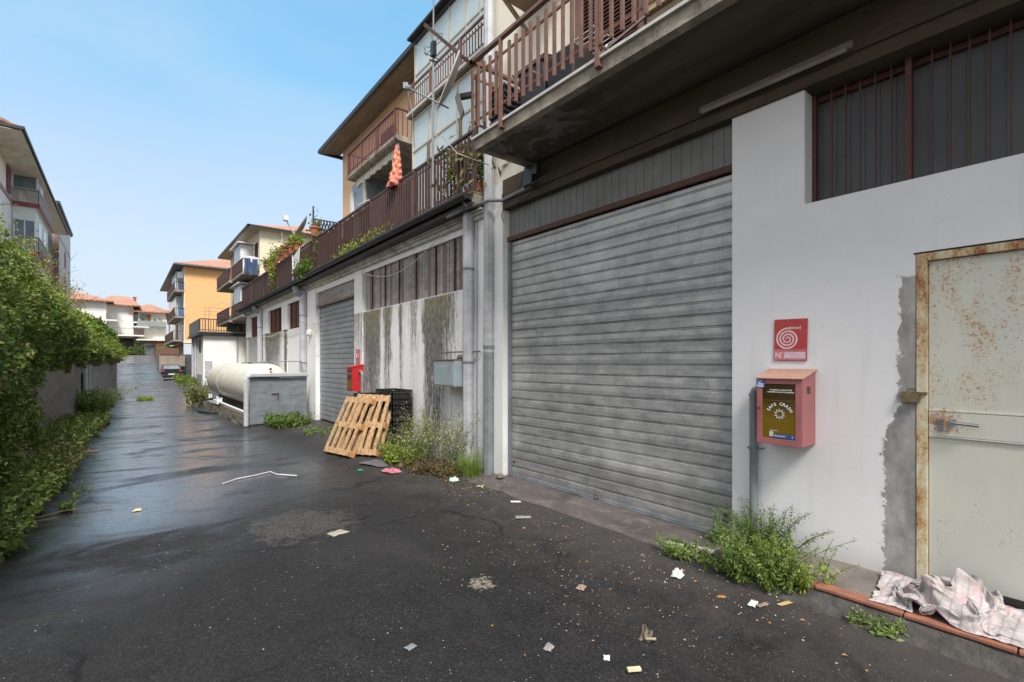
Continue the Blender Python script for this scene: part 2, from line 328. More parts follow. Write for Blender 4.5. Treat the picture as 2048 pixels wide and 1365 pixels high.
CORN = M('mossy_cornice_plaster', (.52, .51, .47), .9, .25, 2.2, bump=.4, bs=25, dirt=1.0, dcol=(.02, .019, .016), stretch=(1, .7, 2.4))
GUT = M('black_gutter', (.022, .022, .024), .5, .3, 4)
GLASSP = M('frosted_veranda_glass', (.52, .60, .60), .14, .06, 1.2, spec=.6)
ALU = M('beige_alu_frame', (.50, .44, .35), .5, .12, 6)
WALU = M('white_alu_frame', (.72, .73, .74), .45, .08, 6)
GLD = M('dark_window_glass', (.045, .055, .06), .08, .3, 2, spec=.8)
GLB = M('blue_grey_glass', (.16, .20, .23), .12, .25, 2, spec=.7)
DARK = M('dark_interior', (.02, .02, .02), .9)
BLACKP = M('black_plastic', (.02, .021, .023), .45, .3, 10)
DGREYP = M('dark_grey_plastic', (.055, .06, .07), .4, .2, 6)
def mat_tile():
    g = G('terracotta_roof_tiles'); p = g.ob(); n = g.noise(p, 1.5, 5, .7); f = g.noise(p, 9, 3, .7)
    c = g.mix(g.mr(n, .3, .7), (.36, .16, .10), (.50, .27, .18)); c = g.mix(g.mul(g.mr(f, .5, .7), .6), c, (.58, .42, .33))
    wv = g.n('ShaderNodeTexWave', {'Vector': p, 'Scale': 1.4, 'Distortion': .4}, bands_direction='DIAGONAL').outputs[1]
    g.bump(wv, .8, .08); return g.fin(c, .85)
TILE = mat_tile()
TERRA = M('terracotta_edging', (.27, .105, .065), .75, .22, 8, bump=.25, dirt=.8)
POT = M('terracotta_pot', (.38, .14, .07), .8, .2, 8, dirt=.3)
PINKBOX = M('faded_pink_red_paint', (.31, .105, .108), .5, .12, 5, bump=.05, dirt=.25, dcol=(.2, .1, .08))
PINKTOP = M('faded_salmon_roof', (.44, .25, .19), .55, .15, 7, dirt=.3)
REDP = M('red_cabinet_paint', (.46, .022, .022), .4, .15, 5)
def mat_amber():
    g = G('amber_glass'); p = g.ob(); n = g.noise(p, 5, 4, .6); z = g.xyz(p)[2]
    c = g.mix(g.mr(g.add(z, g.mul(g.sub(n, .5), .25)), .16, .36), (.15, .092, .006), (.04, .025, .007))
    return g.fin(c, .09)
AMBER = mat_amber()
WHITEP = M('white_print', (.80, .80, .78), .5, .03)
PINKP = M('faded_white_print', (.70, .50, .52), .6, .1, 20)
BLUEP = M('blue_sticker', (.02, .07, .30), .4, .1)
REDS = M('faded_red_sign', (.42, .045, .045), .45, .15, 10)
PINKS = M('bleached_red_sign', (.46, .17, .18), .5, .25, 12)
def mat_door():
    g = G('rusty_painted_door'); p = g.pos(); X, Y, Z = g.xyz(p)
    n = g.noise(g.scl(p, (1, 1, .5)), 1.8, 6, .7); s1 = g.noise(p, 60, 4, .75); big = g.noise(g.scl(p, (1, 1.6, .7)), 3.4, 5, .62)
    c = g.mix(g.mr(n, .3, .7), (.47, .48, .44), (.56, .56, .48))
    zf = g.mr(Z, 1.0, 1.7, .0, .09)
    hd_ = g.math('SQRT', g.add(g.math('POWER', g.sub(Y, .67), 2.), g.math('POWER', g.sub(Z, 1.165), 2.)))
    m = g.mr(g.add(g.add(g.add(g.mul(s1, .72), g.mul(big, .42)), zf), g.mul(g.mr(hd_, .13, .03), .16)), .685, .765)
    c = g.mix(g.mul(g.mr(big, .46, .6), g.mul(zf, 6.)), c, (.50, .43, .31))
    c = g.mix(g.mul(m, .85), c, (.33, .145, .055))
    c = g.mix(g.mul(g.mr(Z, .55, .2), g.mr(n, .4, .6, 0, .5)), c, (.27, .30, .31))
    g.bump(g.add(m, g.mul(n, 2.)), .15, .003); return g.fin(c, .5)
DOOR = mat_door()
def mat_doorframe():
    g = G('rusty_door_frame'); p = g.pos(); n = g.noise(g.scl(p, (1, 1, .45)), 7, 6, .72); s1 = g.noise(p, 50, 4, .7)
    z = g.xyz(p)[2]
    k = g.add(n, g.mul(g.sub(s1, .5), .35)); k = g.add(k, g.mul(g.mr(z, 1.7, 2.1), .1))
    c = g.mix(g.mr(k, .48, .58), (.55, .51, .38), (.46, .34, .18)); c = g.mix(g.mr(k, .58, .70), c, (.24, .075, .025))
    g.bump(k, .2, .004); return g.fin(c, .65)
DFRAME = mat_doorframe()
TANK = M('cream_tank_paint', (.60, .575, .50), .45, .08, 2.5, dirt=.35, dcol=(.34, .29, .2), stretch=(1, .6, 1))
WOOD = M('pallet_wood', (.36, .205, .095), .75, .28, 9, bump=.3, bs=40, stretch=(3, 3, 1), col2=(.62, .42, .23), dirt=.35, dcol=(.2, .13, .07))
WOODO = M('pallet_block_wood', (.42, .19, .07), .8, .2, 9, bump=.3, bs=40)
MASON = M('rough_masonry', (.17, .145, .12), .95, .4, 9, bump=.9, bs=22)
APRON = M('dirty_concrete_apron', (.085, .072, .067), .8, .35, 2.5, bump=.5, bs=45, dirt=.9, dcol=(.20, .18, .165), stretch=(1, .5, 1))
LEDGE = M('grey_concrete_ledge', (.16, .14, .125), .9, .3, 4, bump=.5, bs=45, dirt=.6)
OLDWALL = M('old_lichen_wall', (.19, .17, .16), .95, .35, 1.6, bump=.4, bs=10, dirt=.5, dcol=(.34, .30, .28), stretch=(1, .18, 1))
CLOTHM = None
def mat_leaf(name, cols, rough=.55, trans=.25):
    g = G(name); ge = g.n('ShaderNodeNewGeometry'); rp = ge.outputs['Random Per Island']
    cr = g.n('ShaderNodeValToRGB', {0: rp}); e = cr.color_ramp.elements
    for i, c in enumerate(cols):
        if i < 2: el = e[i]; el.position = i/(len(cols)-1)
        else: el = e.new(i/(len(cols)-1))
        el.color = (*c, 1)
    for i, el in enumerate(cr.color_ramp.elements): el.position = i/(len(cols)-1); el.color = (*cols[i], 1)
    n = g.noise(g.ob(), 1.3, 3, .6)
    c = g.mix(g.mr(n, .35, .65), cr.outputs[0], g.mix(.5, cr.outputs[0], (.15, .17, .02)))
    g.fin(c, rough)
    tr = g.n('ShaderNodeBsdfTranslucent', {'Color': g.mix(.35, c, (.25, .32, .03))})
    mx = g.n('ShaderNodeMixShader', {0: trans}); g.t.links.new(g.b.outputs[0], mx.inputs[1]); g.t.links.new(tr.outputs[0], mx.inputs[2])
    g.t.links.new(mx.outputs[0], g.o.inputs[0]); return g.m
L_IVY = mat_leaf('ivy_leaves', [(0.039, 0.084, 0.020), (0.077, 0.154, 0.031), (0.119, 0.217, 0.042), (0.056, 0.105, 0.028), (0.196, 0.280, 0.063)])
L_BRIGHT = mat_leaf('bright_green_leaves', [(0.126, 0.266, 0.028), (0.196, 0.364, 0.042), (0.098, 0.196, 0.028), (0.266, 0.378, 0.063)])
L_DARKG = mat_leaf('dark_bush_leaves', [(0.042, 0.098, 0.017), (0.077, 0.154, 0.025), (0.112, 0.210, 0.031)])
L_OLIVE = mat_leaf('olive_leaves', [(0.126, 0.168, 0.042), (0.182, 0.210, 0.056), (0.224, 0.196, 0.070), (0.140, 0.126, 0.049)])
L_ORANGE = mat_leaf('autumn_leaves', [(.24, .11, .03), (.30, .16, .03), (.16, .15, .04), (.10, .13, .03)])
L_WEED = mat_leaf('weed_leaves', [(0.098, 0.182, 0.035), (0.168, 0.280, 0.049), (0.126, 0.210, 0.056), (0.238, 0.336, 0.070)])
L_YWEED = mat_leaf('yellow_green_weed', [(0.238, 0.336, 0.042), (0.308, 0.378, 0.049), (0.168, 0.266, 0.042)])
L_GRASS = mat_leaf('bright_grass', [(.15, .27, .04), (.20, .31, .06), (.12, .22, .035)])
L_DEAD = mat_leaf('dead_leaves', [(.10, .055, .035), (.15, .09, .05), (.07, .035, .03)])
L_FLOWER = mat_leaf('pale_yellow_flowers', [(.55, .50, .15), (.62, .58, .28), (.45, .45, .12)])
L_DWEED = mat_leaf('dusty_dark_weed', [(0.105, 0.119, 0.063), (0.140, 0.168, 0.077), (0.084, 0.098, 0.056), (0.224, 0.224, 0.140)])
STEM = M('plant_stem', (.09, .11, .04), .8); TWIG = M('bare_twig', (.20, .15, .11), .85); RTWIG = M('reddish_twig', (.20, .11, .08), .85)
# ================================================================ ground and road
def hgt(x, y):
    z = -0.10
    t = min(1, max(0, (x-2.3)/1.2)); z += .10*t*t*(3-2*t)
    t = min(1, max(0, (y-49)/20.)); r_ = 2.55*(t*.8+.2*t*t*(3-2*t))
    if x < 2.7: z += r_
    elif y > 59.05: z += 2.45
    if x < -1.9 or x > 6: z -= .02
    z += .012*fnoise(x, y, 0, .6)*(1 if -1.5 < x < 3.3 else 0)
    return z
def ys(): return [-300, -80, -20, -8, -4, -2] + [i*.5 for i in range(-2, 49)] + list(range(25, 59)) + [58.95, 59.1] + list(range(60, 72)) + [75, 90, 140, 300, 700]
gx = [-700, -200, -60, -20, -8, -4, -2.5, -1.9, -1.6, -1, 0, 1, 1.6, 2.2, 2.5, 2.68, 2.72, 3, 3.5, 4, 5, 6.2, 8, 12, 20, 60, 200, 700]
GRND = M('bare_earth_ground', (.10, .09, .07), .95, .3, 1.2, bump=.5, bs=12)
gm = MB().grid(lambda x, y: (x, y, hgt(x, y)-.012), gx, ys())
O('ground', gm, GRND, kind='structure', loc=(0, 0, 0))
rx = [-1.95, -1.6, -1.2, -.8, -.4, 0, .4, .8, 1.2, 1.6, 2.0, 2.25, 2.5, 2.68, 2.72, 2.9, 3.1, 3.3, 3.5, 3.8, 4.2, 5.0, 6.0]
rm = MB().grid(lambda x, y: (x, y, hgt(x, y)), rx, ys()[4:-4])
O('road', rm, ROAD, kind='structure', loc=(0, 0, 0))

# ---------------------------------------------------------------- kerb, ledge, apron
ap = MB().grid(lambda u, v: (3.5+.62*u+.02*fnoise(v*3, 7)*(1-u), 1.97+3.75*v, -.005+.05*min(1, u*1.6)+.006*fnoise(u*3, v*9)), [i/6 for i in range(7)], [i/40 for i in range(41)])
O('concrete_apron', ap, APRON, loc=(3.8, 3.8, 0), kind='structure', label=None)
lg = MB().grid(lambda u, v: (3.60+.45*u, -2.5+4.45*v, .10+.045*u+.008*fnoise(u*4, v*20)), [0, .2, .4, .6, .8, 1], [i/50 for i in range(51)])
lg.box(3.59, 4.05, -2.5, 1.95, -.1, .092)
sk = MB().grid(lambda u, v: (3.30+.22*u+.03*fnoise(v*6, 2)*(1-u), -2.5+4.2*v, -.035+.113*u**1.4+.014*fnoise(u*5, v*38)*(u < .95)+.006*fnoise(u*12, v*90)), [i/12 for i in range(13)], [i/130 for i in range(131)])
sk.box(3.52, 3.60, -2.5, 1.7, -.1, .079)
O('kerb_slope', sk, M('rough_dark_concrete', (.060, .055, .051), .95, .45, 7, bump=.9, bs=60, dirt=.6, dcol=(.02, .02, .02)), loc=(3.4, 0, 0), kind='structure')
O('pavement', lg, LEDGE, loc=(3.8, 0, 0), kind='structure')
yy = 1.62
for i in range(9):
    L_ = .46 if i else .40
    if yy-L_ < -2.4: break
    tl = MB().box(3.505+.006*fnoise(i, 3.3), 3.60, yy-L_+.006, yy, .082, .106+.004*fnoise(i, 1.1))
    O('edging_tile', tl, TERRA, loc=(3.55, yy-L_/2, 0), cat='edging tile', label='terracotta edging tile along the concrete pavement by the white wall', group='terracotta tiles edging the pavement', bevel=.006)
    yy -= L_

# ================================================================ BUILDING A : white workshop under the deep balcony
A = T('workshop_building', 'white workshop building with big grey roller shutter under a deep concrete balcony', 'building', (4.0, 2.0, 0))
XW = 3.98
w_ = MB()
w_.box(XW, 4.25, 1.455, 2.005, .05, 3.60)            # pier right of shutter
w_.box(XW, 4.25, .80, 1.455, .05, 2.742)            # below window, left of door
w_.box(XW, 4.25, -2.6, .80, 2.262, 2.742)           # over the door
w_.box(XW, 4.25, -2.6, -.22, .05, 2.262)
w_.box(XW, 4.25, -2.6, -2.0, 2.742, 3.60)
O('wall', w_, WALLW, A)
O('back_wall', MB().box(4.26, 4.3, -2.6, 5.5, 0, 3.95), DARK, A)
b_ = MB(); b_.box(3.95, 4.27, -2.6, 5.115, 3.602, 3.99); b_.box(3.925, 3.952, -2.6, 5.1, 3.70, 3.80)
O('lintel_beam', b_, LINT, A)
pl = MB(); pl.box(3.95, 4.28, 5.115, 5.46, .04, 3.62); pl.box(3.97, 4.28, 5.112, 5.46, 3.62, 3.98)
O('pier', pl, P_W, A, label='peeling off white pier left of the big roller shutter')
up = MB(); up.box(4.0, 4.3, -2.6, 5.46, 3.99, 10.4); up.box(4.3, 12, 5.3, 5.46, 3.99, 10.4)
O('upper_wall', up, P_CREAM, A)
# shutter
def shutter(name, par, mat, X, y0, y1, z0, z1, pitch, lean=0):
    prof = []; z = z0; k = 0
    prof.append((0, z0))
    while z < z1:
        jit = .0025*fnoise(k*3.7, 1.3)
        for dx, dz in ((-.002, .002), (-.006, .006), (-.008, .045), (-.007, pitch-.022), (-.003, pitch-.017), (.010, pitch-.016), (.010, pitch-.0125), (-.004, pitch-.0115), (-.004, pitch-.0045), (.010, pitch-.0035), (.010, pitch-.0005)):
            prof.append((dx+jit, z+dz))
        z += pitch; k += 1
    n = 30; us = [y0+(y1-y0)*i/n for i in range(n+1)]
    m = MB().grid(lambda i, y: (X+prof[i][0]+.011*fnoise(y*1.1, prof[i][1]*1.3, X)+.0025*fnoise(y*3.1, round(prof[i][1]/pitch)*5.3, 2)+lean*(prof[i][1]), y, min(prof[i][1], z1)), range(len(prof)), us)
    return O(name, m, mat, par)
sh = shutter('roller_shutter', A, SHUT, 4.08, 2.01, 5.105, .065, 3.17, .1135)
O('bottom_bar', MB().box(4.045, 4.085, 2.02, 5.10, .05, .075).box(4.03, 4.05, 2.02, 5.1, .048, .056), GALV, sh)
O('guide_rail', MB().box(4.035, 4.09, 5.07, 5.114, .05, 3.18), GALV, sh); O('guide_rail', MB().box(4.05, 4.09, 2.007, 2.03, .05, 3.18), GALV, sh)
O('pull_ring', MB().tube([(4.03+.002*math.cos(a), 3.55+.03*math.cos(a), .085+.02*math.sin(a)) for a in [i*.6 for i in range(11)]], .004, 5), RUSTB, sh)
for y in (5.0, 2.1): O('lock_eye', MB().lathe((4.05, y, .24), [(.014, -.01), (.014, .012)], 10, 'X'), RUSTB, sh)
vp = MB(); y = 2.01
while y < 5.1:
    vp.box(4.055, 4.065, y+.003, min(5.105, y+.100), 3.24, 3.60); vp.box(4.06, 4.07, y-.002, y+.004, 3.24, 3.60); y += .103
O('valance_panel', vp, BOARD, A); O('angle_iron', MB().box(4.02, 4.07, 2.006, 5.108, 3.185, 3.24), RUSTB, A)
# high barred window
wn = MB(); wn.box(4.20, 4.22, -2.0, 1.45, 2.745, 3.6)
for i in range(36):
    y = 1.40-i*.09
    if y > -1.95: wn.box(4.194, 4.2, y-.001, y+.003, 2.745, 3.6)
gw = O('high_window', wn, CORRD, A)
fm = MB(); fm.box(4.12, 4.16, 1.424, 1.452, 2.745, 3.598); fm.box(4.16, 4.18, -2.0, 1.42, 3.55, 3.59)
O('frame', fm, RUSTB, gw)
y = 1.318; i = 0
while y > -1.9:
    if i == 5: O('window_bar', MB().box(4.09, 4.14, y-.024, y+.010, 2.744, 3.60), RUSTB, gw); y -= .035
    else: O('window_bar', MB().box(4.11, 4.122, y-.0045, y+.0045, 2.744, 3.60), RUSTB, gw)
    y -= .09; i += 1
O('window_reveal', MB().box(3.985, 4.20, 1.452, 1.456, 2.744, 3.6), WALLW, gw)
# metal door
dr = O('metal_door', MB().box(4.005, 4.03, -.20, .74, .19, 2.20), DOOR, A, bevel=.003)
df = MB(); df.box(3.975, 4.03, .742, .797, .15, 2.25); df.box(3.975, 4.03, -.20, .742, 2.202, 2.25); df.box(3.975, 4.03, -.218, -.20, .15, 2.25)
O('door_frame', df, DFRAME, dr, bevel=.003)
O('door_rail', MB().box(3.992, 4.004, -.2, .738, 1.095, 1.245).box(3.99, 4.004, -.2, .738, 1.247, 1.257).box(3.99, 4.004, -.2, .738, 1.085, 1.093), DOOR, dr, bevel=.002)
hd = MB(); hd.box(3.980, 3.992, .665, .695, 1.13, 1.20); hd.lathe((3.965, .62, 1.185), [(.02, 0), (.02, .03)], 12, 'X')
hd.tube([(3.95, .625, 1.185), (3.942, .60, 1.185), (3.942, .50, 1.178)], [.009, .010, .010], 8)
O('door_handle', hd, M('chrome_worn', (.35, .36, .38), .25, .3, 20, metal=.9), dr)
pk = MB(); pk.box(3.94, 3.97, .775, .865, 1.30, 1.355); pk.box(3.955, 3.975, .74, .87, 1.352, 1.366); pk.tube([(3.955, .80, 1.35), (3.955, .80, 1.385), (3.955, .835, 1.385), (3.955, .835, 1.35)], .006, 6)
O('padlock', pk, M('brass_padlock', (.20, .16, .09), .4, .3, 20, metal=.7), dr)
O('door_gap', MB().box(4.0, 4.03, -.2, .74, .15, .188), DARK, dr)
O('door_lintel_gap', MB().box(3.977, 4.0, -.22, .81, 2.251, 2.261), DARK, dr)
# balcony
BX0, BY1 = 3.12, 4.56
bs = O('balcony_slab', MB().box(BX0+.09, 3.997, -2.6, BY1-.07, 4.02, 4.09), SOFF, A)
bf = MB(); n = 60
bf.grid(lambda u, v: (BX0+.004*fnoise(v*40, u*3), -2.6+(BY1+2.6)*v, 3.975+.115*u), [0, .3, .6, 1], [i/n for i in range(n+1)])
bf.box(BX0+.006, BX0+.088, -2.6, BY1, 3.975, 4.089); bf.box(BX0+.088, 3.998, BY1-.072, BY1, 3.975, 4.089)
O('slab_edge', bf, CONC, A)
O('marble_edging', MB().box(BX0-.03, BX0+.28, -2.6, BY1+.03, 4.092, 4.118).box(BX0+.28, 3.998, BY1-.2, BY1+.03, 4.092, 4.118), MARB, A)
def baluster(x0, x1, y0, y1, z0, z1): return MB().box(x0, x1, y0, y1, z0, z1)
rl = O('balcony_railing', MB().box(BX0-.05, BX0-.0, -2.6, BY1+.03, 4.955, 4.99).box(BX0-.05, 3.99, BY1-.02, BY1+.03, 4.955, 4.99), BROWN, A)
O('rail_bar', MB().box(BX0-.022, BX0-.008, -2.6, BY1, 4.79, 4.815).box(BX0-.022, BX0-.008, -2.6, BY1, 4.27, 4.295).box(BX0, 3.99, BY1+.004, BY1+.018, 4.79, 4.815).box(BX0, 3.99, BY1+.004, BY1+.018, 4.27, 4.295), BROWN, rl)
for k in range(5):
    y = 4.03-k*1.33
    O('post', MB().box(BX0-.052, BX0-.02, y-.018, y+.018, 4.03, 4.96).box(BX0-.05, BX0+.01, y-.03, y+.03, 4.02, 4.035), BROWN, rl)
y = BY1-.01; k = 0
while y > -.4:
    if min(abs(y-(4.03-j*1.33)) for j in range(5)) > .035:
        O('baluster', MB().box(BX0-.048, BX0-.0225, y-.014, y+.014, 4.19, 4.86+.008*(k % 2)), BROWN, rl)
    y -= .111; k += 1
for k in range(8):
    x = BX0+.05+k*.112; O('baluster', MB().box(x-.014, x+.014, BY1+.0185, BY1+.044, 4.19, 4.86), BROWN, rl)
# upstairs shutter door, and frame
ld = O('balcony_door', MB().box(3.97, 3.995, 2.92, 3.72, 4.1, 6.3), M('brown_lacquer', (.12, .045, .035), .5, .15, 8), A)
lm = MB()
for k in range(52): lm.obox((3.955, 3.32, 4.16+k*.041), (.02, 0, .006), (0, .70, 0), (.012, 0, .025))
O('louvre', lm, DBROWN, ld); O('frame', MB().box(3.94, 3.97, 3.72, 3.78, 4.1, 6.3).box(3.94, 3.97, 2.86, 2.92, 4.1, 6.3), BROWN, ld)
tw = MB().box(3.92, 3.995, 2.35, 2.84, 4.92, 6.2); bw = O('upper_window', tw, M('beige_shutter_box', (.42, .33, .2), .6), A)
O('pane', MB().box(3.91, 3.92, 2.42, 2.78, 4.98, 6.1), GLD, bw)
O('plinth', MB().box(3.96, 3.999, 1.4, 2.84, 4.1, 4.9), M('tan_tile_dado', (.26, .20, .13), .7, .2, 6), A)
O('awning_case', MB().box(3.55, 3.99, 3.9, 4.7, 6.02, 6.10).beam((3.6, 4.65, 6.0), (3.98, 4.65, 5.75), .04, .04), M('worn_wood', (.30, .22, .13), .8, .3, 8), A)
# drain pipe to the roof at the junction of the two buildings
dp = O('drainpipe', MB().tube([(3.90, 5.36, .02), (3.90, 5.36, 10.3)], .072, 8), PVC, A, label='tall grey drainpipe between the two buildings')
for z in (1.75, 5.55): O('pipe_clamp', MB().tube([(3.90, 5.36, z), (3.90, 5.36, z+.045)], .08, 8), GALV, dp)
O('pipe_base', MB().tube([(3.90, 5.36, .02), (3.90, 5.36, 1.7)], .076, 8), PIPE, dp)
cd = MB(); cd.tube([(3.72, 6.15, 3.70), (3.74, 5.75, 3.73), (3.80, 5.5, 3.74), (3.80, 5.22, 3.72), (3.94, 5.1, 3.72), (3.93, 4.62, 3.74)], .024, 8)
cd.tube([(3.72, 5.62, 3.98), (3.70, 5.62, 4.02), (3.70, 5.68, 4.0), (3.70, 5.68, 3.78), (3.72, 5.6, 3.72)], .018, 8)
O('conduit', cd, PIPE, A)
jb = MB(); jb.obox((3.86, 4.47, 3.84), (.05, 0, 0), (0, .16, 0), (.03, 0, .24)); jb.obox((3.82, 4.3, 3.86), (.06, 0, 0), (0, .09, .02), (0, -.02, .12)); jb.tube([(3.86, 4.5, 3.72), (3.8, 4.3, 3.7), (3.88, 4.1, 3.76), (3.9, 4.0, 3.9)], .008, 6)
O('floodlight', jb, BLACKP, loc=(3.9, 4.4, 3.8), label='black floodlight and cables under the balcony corner above the shutter', cat='floodlight')
tb = T('tube_light', 'old strip light fixed below the balcony slab', 'light', (3.9, 1.6, 3.72))
O('housing', MB().beam((3.915, 2.25, 3.74), (3.915, 1.12, 3.74), .05, .05), M('old_lamp_housing', (.15, .125, .09), .6, .2, 8), tb)
O('tube', MB().tube([(3.88, 2.22, 3.71), (3.88, 1.15, 3.71)], .017, 8), M('dirty_tube_glass', (.24, .215, .18), .35), tb)
cb = MB(); cb.tube([(3.94, 5.08, 3.42), (3.93, 5.12, 3.52), (3.94, 5.09, 3.60), (3.93, 4.8, 3.60), (3.93, 4.5, 3.66)], .006, 5)
O('loose_cable', cb, BLACKP, A)

# fire hose cabinet + sign + pipe
def fire_cab(x0, x1, y0, y1, z0, z1, paint, top, label, detail=True, face='x'):
    t = T('fire_hose_cabinet', label, 'fire cabinet', ((x0+x1)/2, (y0+y1)/2, z0))
    b = MB(); b.prism([(x0+.004, z0), (x1, z0), (x1, z1+.055), (x0+.004, z1)], 'y', y0, y1)
    O('body', b, paint, t, bevel=.003)
    O('roof', MB().prism([(x0-.02, z1-.004), (x0-.02, z1+.002), (x1, z1+.068), (x1, z1+.058)], 'y', y0-.012, y1+.012), top, t)
    return t
FC = fire_cab(3.74, 3.98, 1.378, 1.692, .952, 1.44, PINKBOX, PINKTOP, 'faded pink fire hose cabinet with amber glass on the clean white wall')
fr_ = MB(); X = 3.734
y0, y1, z0, z1 = 1.378, 1.692, .952, 1.44; py0, py1, pz0, pz1 = 1.423, 1.652, .995, 1.398
fr_.box(X, X+.008, py1, y1, z0, z1); fr_.box(X, X+.008, y0, py0, z0, z1); fr_.box(X, X+.008, py0, py1, z0, pz0); fr_.box(X, X+.008, py0, py1, pz1, z1)
dF = O('door', fr_, PINKBOX, FC, bevel=.002)
O('glass', MB().box(X+.004, X+.0065, py0, py1, pz0, pz1), AMBER, dF)
O('lock', MB().lathe((X, 1.675, 1.215), [(.008, -.006), (.008, .002)], 10, 'X'), RUSTB, dF)
O('hinge', MB().tube([(3.745, 1.376, 1.33), (3.745, 1.376, 1.40)], .006, 6), PINKBOX, FC); O('hinge', MB().tube([(3.745, 1.376, 1.0), (3.745, 1.376, 1.06)], .006, 6), PINKBOX, FC)
vm = MB()
for k in range(4): vm.box(3.82, 3.87, 1.372, 1.379, 1.335+k*.013, 1.340+k*.013)
O('vent', vm, DARK, FC)
hm = MB()
for k in range(4): hm.box(X+.003, X+.0045, py0, py1, 1.05+k*.075, 1.052+k*.075)
O('glass_grid', hm, M('amber_line', (.24, .12, .03), .4), dF)
tx = MB(); TF = lambda Yc, Zc: (lambda u, v: (X+.0015, Yc-u, Zc+v))
for s_, zc, sz in (("TO BREAK IN CASE OF FIRE", 1.350, .0125), ("ROMPERE IN CASO D'INCENDIO", 1.334, .0125)):
    m = text_mb(s_, sz, TF(1.522, zc), 'CENTER', True); tx.add(m.v, m.f)
arc = "SAFE CRASH"
for i, ch in enumerate(arc):
    if ch == ' ': continue
    a = R(62)-i*R(124)/(len(arc)-1); ca, sa = math.cos(a), math.sin(a)
    cy_, cz_ = 1.530+math.sin(a)*.078, 1.165+math.cos(a)*.078
    m = text_mb(ch, .030, lambda u, v: (X+.0015, cy_-(u*ca-v*sa), cz_+(u*sa+v*ca)), 'CENTER', True); tx.add(m.v, m.f)
st = MB(); NP = 10
outer = [(.041 if i % 2 == 0 else .022, i*math.pi/NP) for i in range(2*NP)]
O1 = [(r_*math.sin(a), r_*math.cos(a)) for r_, a in outer]; O2 = [(r_*.80*math.sin(a), r_*.80*math.cos(a)) for r_, a in outer]
vs = [(X+.0015, 1.530-u, 1.178+v) for u, v in O1]+[(X+.0015, 1.530-u, 1.178+v) for u, v in O2]
tx.add(vs, [(i, (i+1) % 20, 20+(i+1) % 20, 20+i) for i in range(20)])
m = text_mb("SAFE CRASH", .0105, TF(1.60, 1.052), 'LEFT'); tx.add(m.v, m.f)
for k in range(5): tx.box(X+.0012, X+.0018, 1.572, 1.602, 1.012+k*.0075, 1.016+k*.0075)
O('printed_text', tx, WHITEP, dF)
O('label_sticker', MB().box(X+.0008, X+.002, 1.426, 1.573, 1.003, 1.030), BLUEP, dF)
m = text_mb("Manutenzione", .0135, lambda u, v: (X+.0004, 1.566-u, 1.014+v), 'LEFT', True); m2 = text_mb("S", .016, lambda u, v: (X+.0004, 1.446-u, 1.011+v), 'LEFT', True); m.add(m2.v, m2.f)
O('label_text', m, WHITEP, dF)
O('corner_sticker', MB().box(X-.0015, X-.0003, 1.632, 1.695, 1.368, 1.428), BLUEP, dF)
m = text_mb("Estintori", .0125, lambda u, v: (X-.002, 1.69-u, 1.415+v), 'LEFT', True)
for k, (a, b) in enumerate(((1.64, 1.69), (1.645, 1.69), (1.638, 1.68), (1.66, 1.685))): m.box(X-.0025, X-.0017, a, b, 1.374+k*.0095, 1.379+k*.0095)
O('sticker_text', m, WHITEP, dF)
O('water_pipe', MB().tube([(3.92, 1.80, .05), (3.92, 1.80, 1.30), (3.915, 1.785, 1.335), (3.91, 1.76, 1.345), (3.91, 1.69, 1.345)], [.031]*5, 12).tube([(3.92, 1.80, 1.29), (3.92, 1.80, 1.31)], .036, 12), PIPE, FC, smooth=True)
O('pipe_clamp', MB().tube([(3.92, 1.80, .86), (3.92, 1.80, .885)], .037, 10).box(3.915, 3.925, 1.75, 1.85, .868, .880).tube([(3.93, 1.745, .873), (3.98, 1.745, .873)], .006, 6), GALV, FC)
# sign
SG = T('fire_hose_sign', 'red sign with white hose spiral on the white wall over the pink cabinet', 'sign', (3.975, 1.555, 1.57))
def sgn(u, v): # u right 0..w, v up 0..h ; slight tilt
    a = R(-1.2); return (1.668-(u*math.cos(a)-v*math.sin(a)), 1.572+(u*math.sin(a)+v*math.cos(a)))
W_, H_ = .235, .318
def splate(u0, u1, v0, v1, x0, x1):
    c = [sgn(u0, v0), sgn(u1, v0), sgn(u1, v1), sgn(u0, v1)]; return MB().prism(c, 'x', x0, x1)
O('plate', splate(0, W_, .0, H_, 3.968, 3.972), REDS, SG); O('lower_band', splate(.004, W_-.004, .004, .076, 3.9665, 3.968), PINKS, SG)
sp = MB(); pts = []
for i in range(150):
    t_ = i/149; a = math.pi/2+2*math.pi*3.3*(1-t_); r_ = .006+.076*t_
    pts.append((.098+r_*math.cos(a), .166+r_*math.sin(a), a))
th = .0065
for i in range(149):
    (u0, v0, _), (u1, v1, _) = pts[i], pts[i+1]; dx, dy = u1-u0, v1-v0; L_ = math.hypot(dx, dy); nx, ny = -dy/L_*th, dx/L_*th
    q = [sgn(u0+nx, v0+ny), sgn(u1+nx, v1+ny), sgn(u1-nx, v1-ny), sgn(u0-nx, v0-ny)]
    sp.add([(3.9672, a, b) for a, b in q], [(0, 1, 2, 3)])
for (a, b, c, d) in ((.100, .112, .2415, .2545), (.114, .121, .236, .262), (.128, .178, .2425, .2555), (.182, .189, .238, .262), (.119, .19, .2475, .2505), (.004, .231, .081, .083)):
    m = splate(a, b, c, d, 3.9668, 3.9678); sp.add(m.v, m.f)
O('hose_spiral', sp, PINKP, SG)
m = text_mb("N", .062, lambda u, v: (3.966, *sgn(.008+u, .020+v)), 'LEFT', True); m2 = text_mb("°", .05, lambda u, v: (3.966, *sgn(.052+u, .030+v)), 'LEFT'); m.add(m2.v, m2.f)
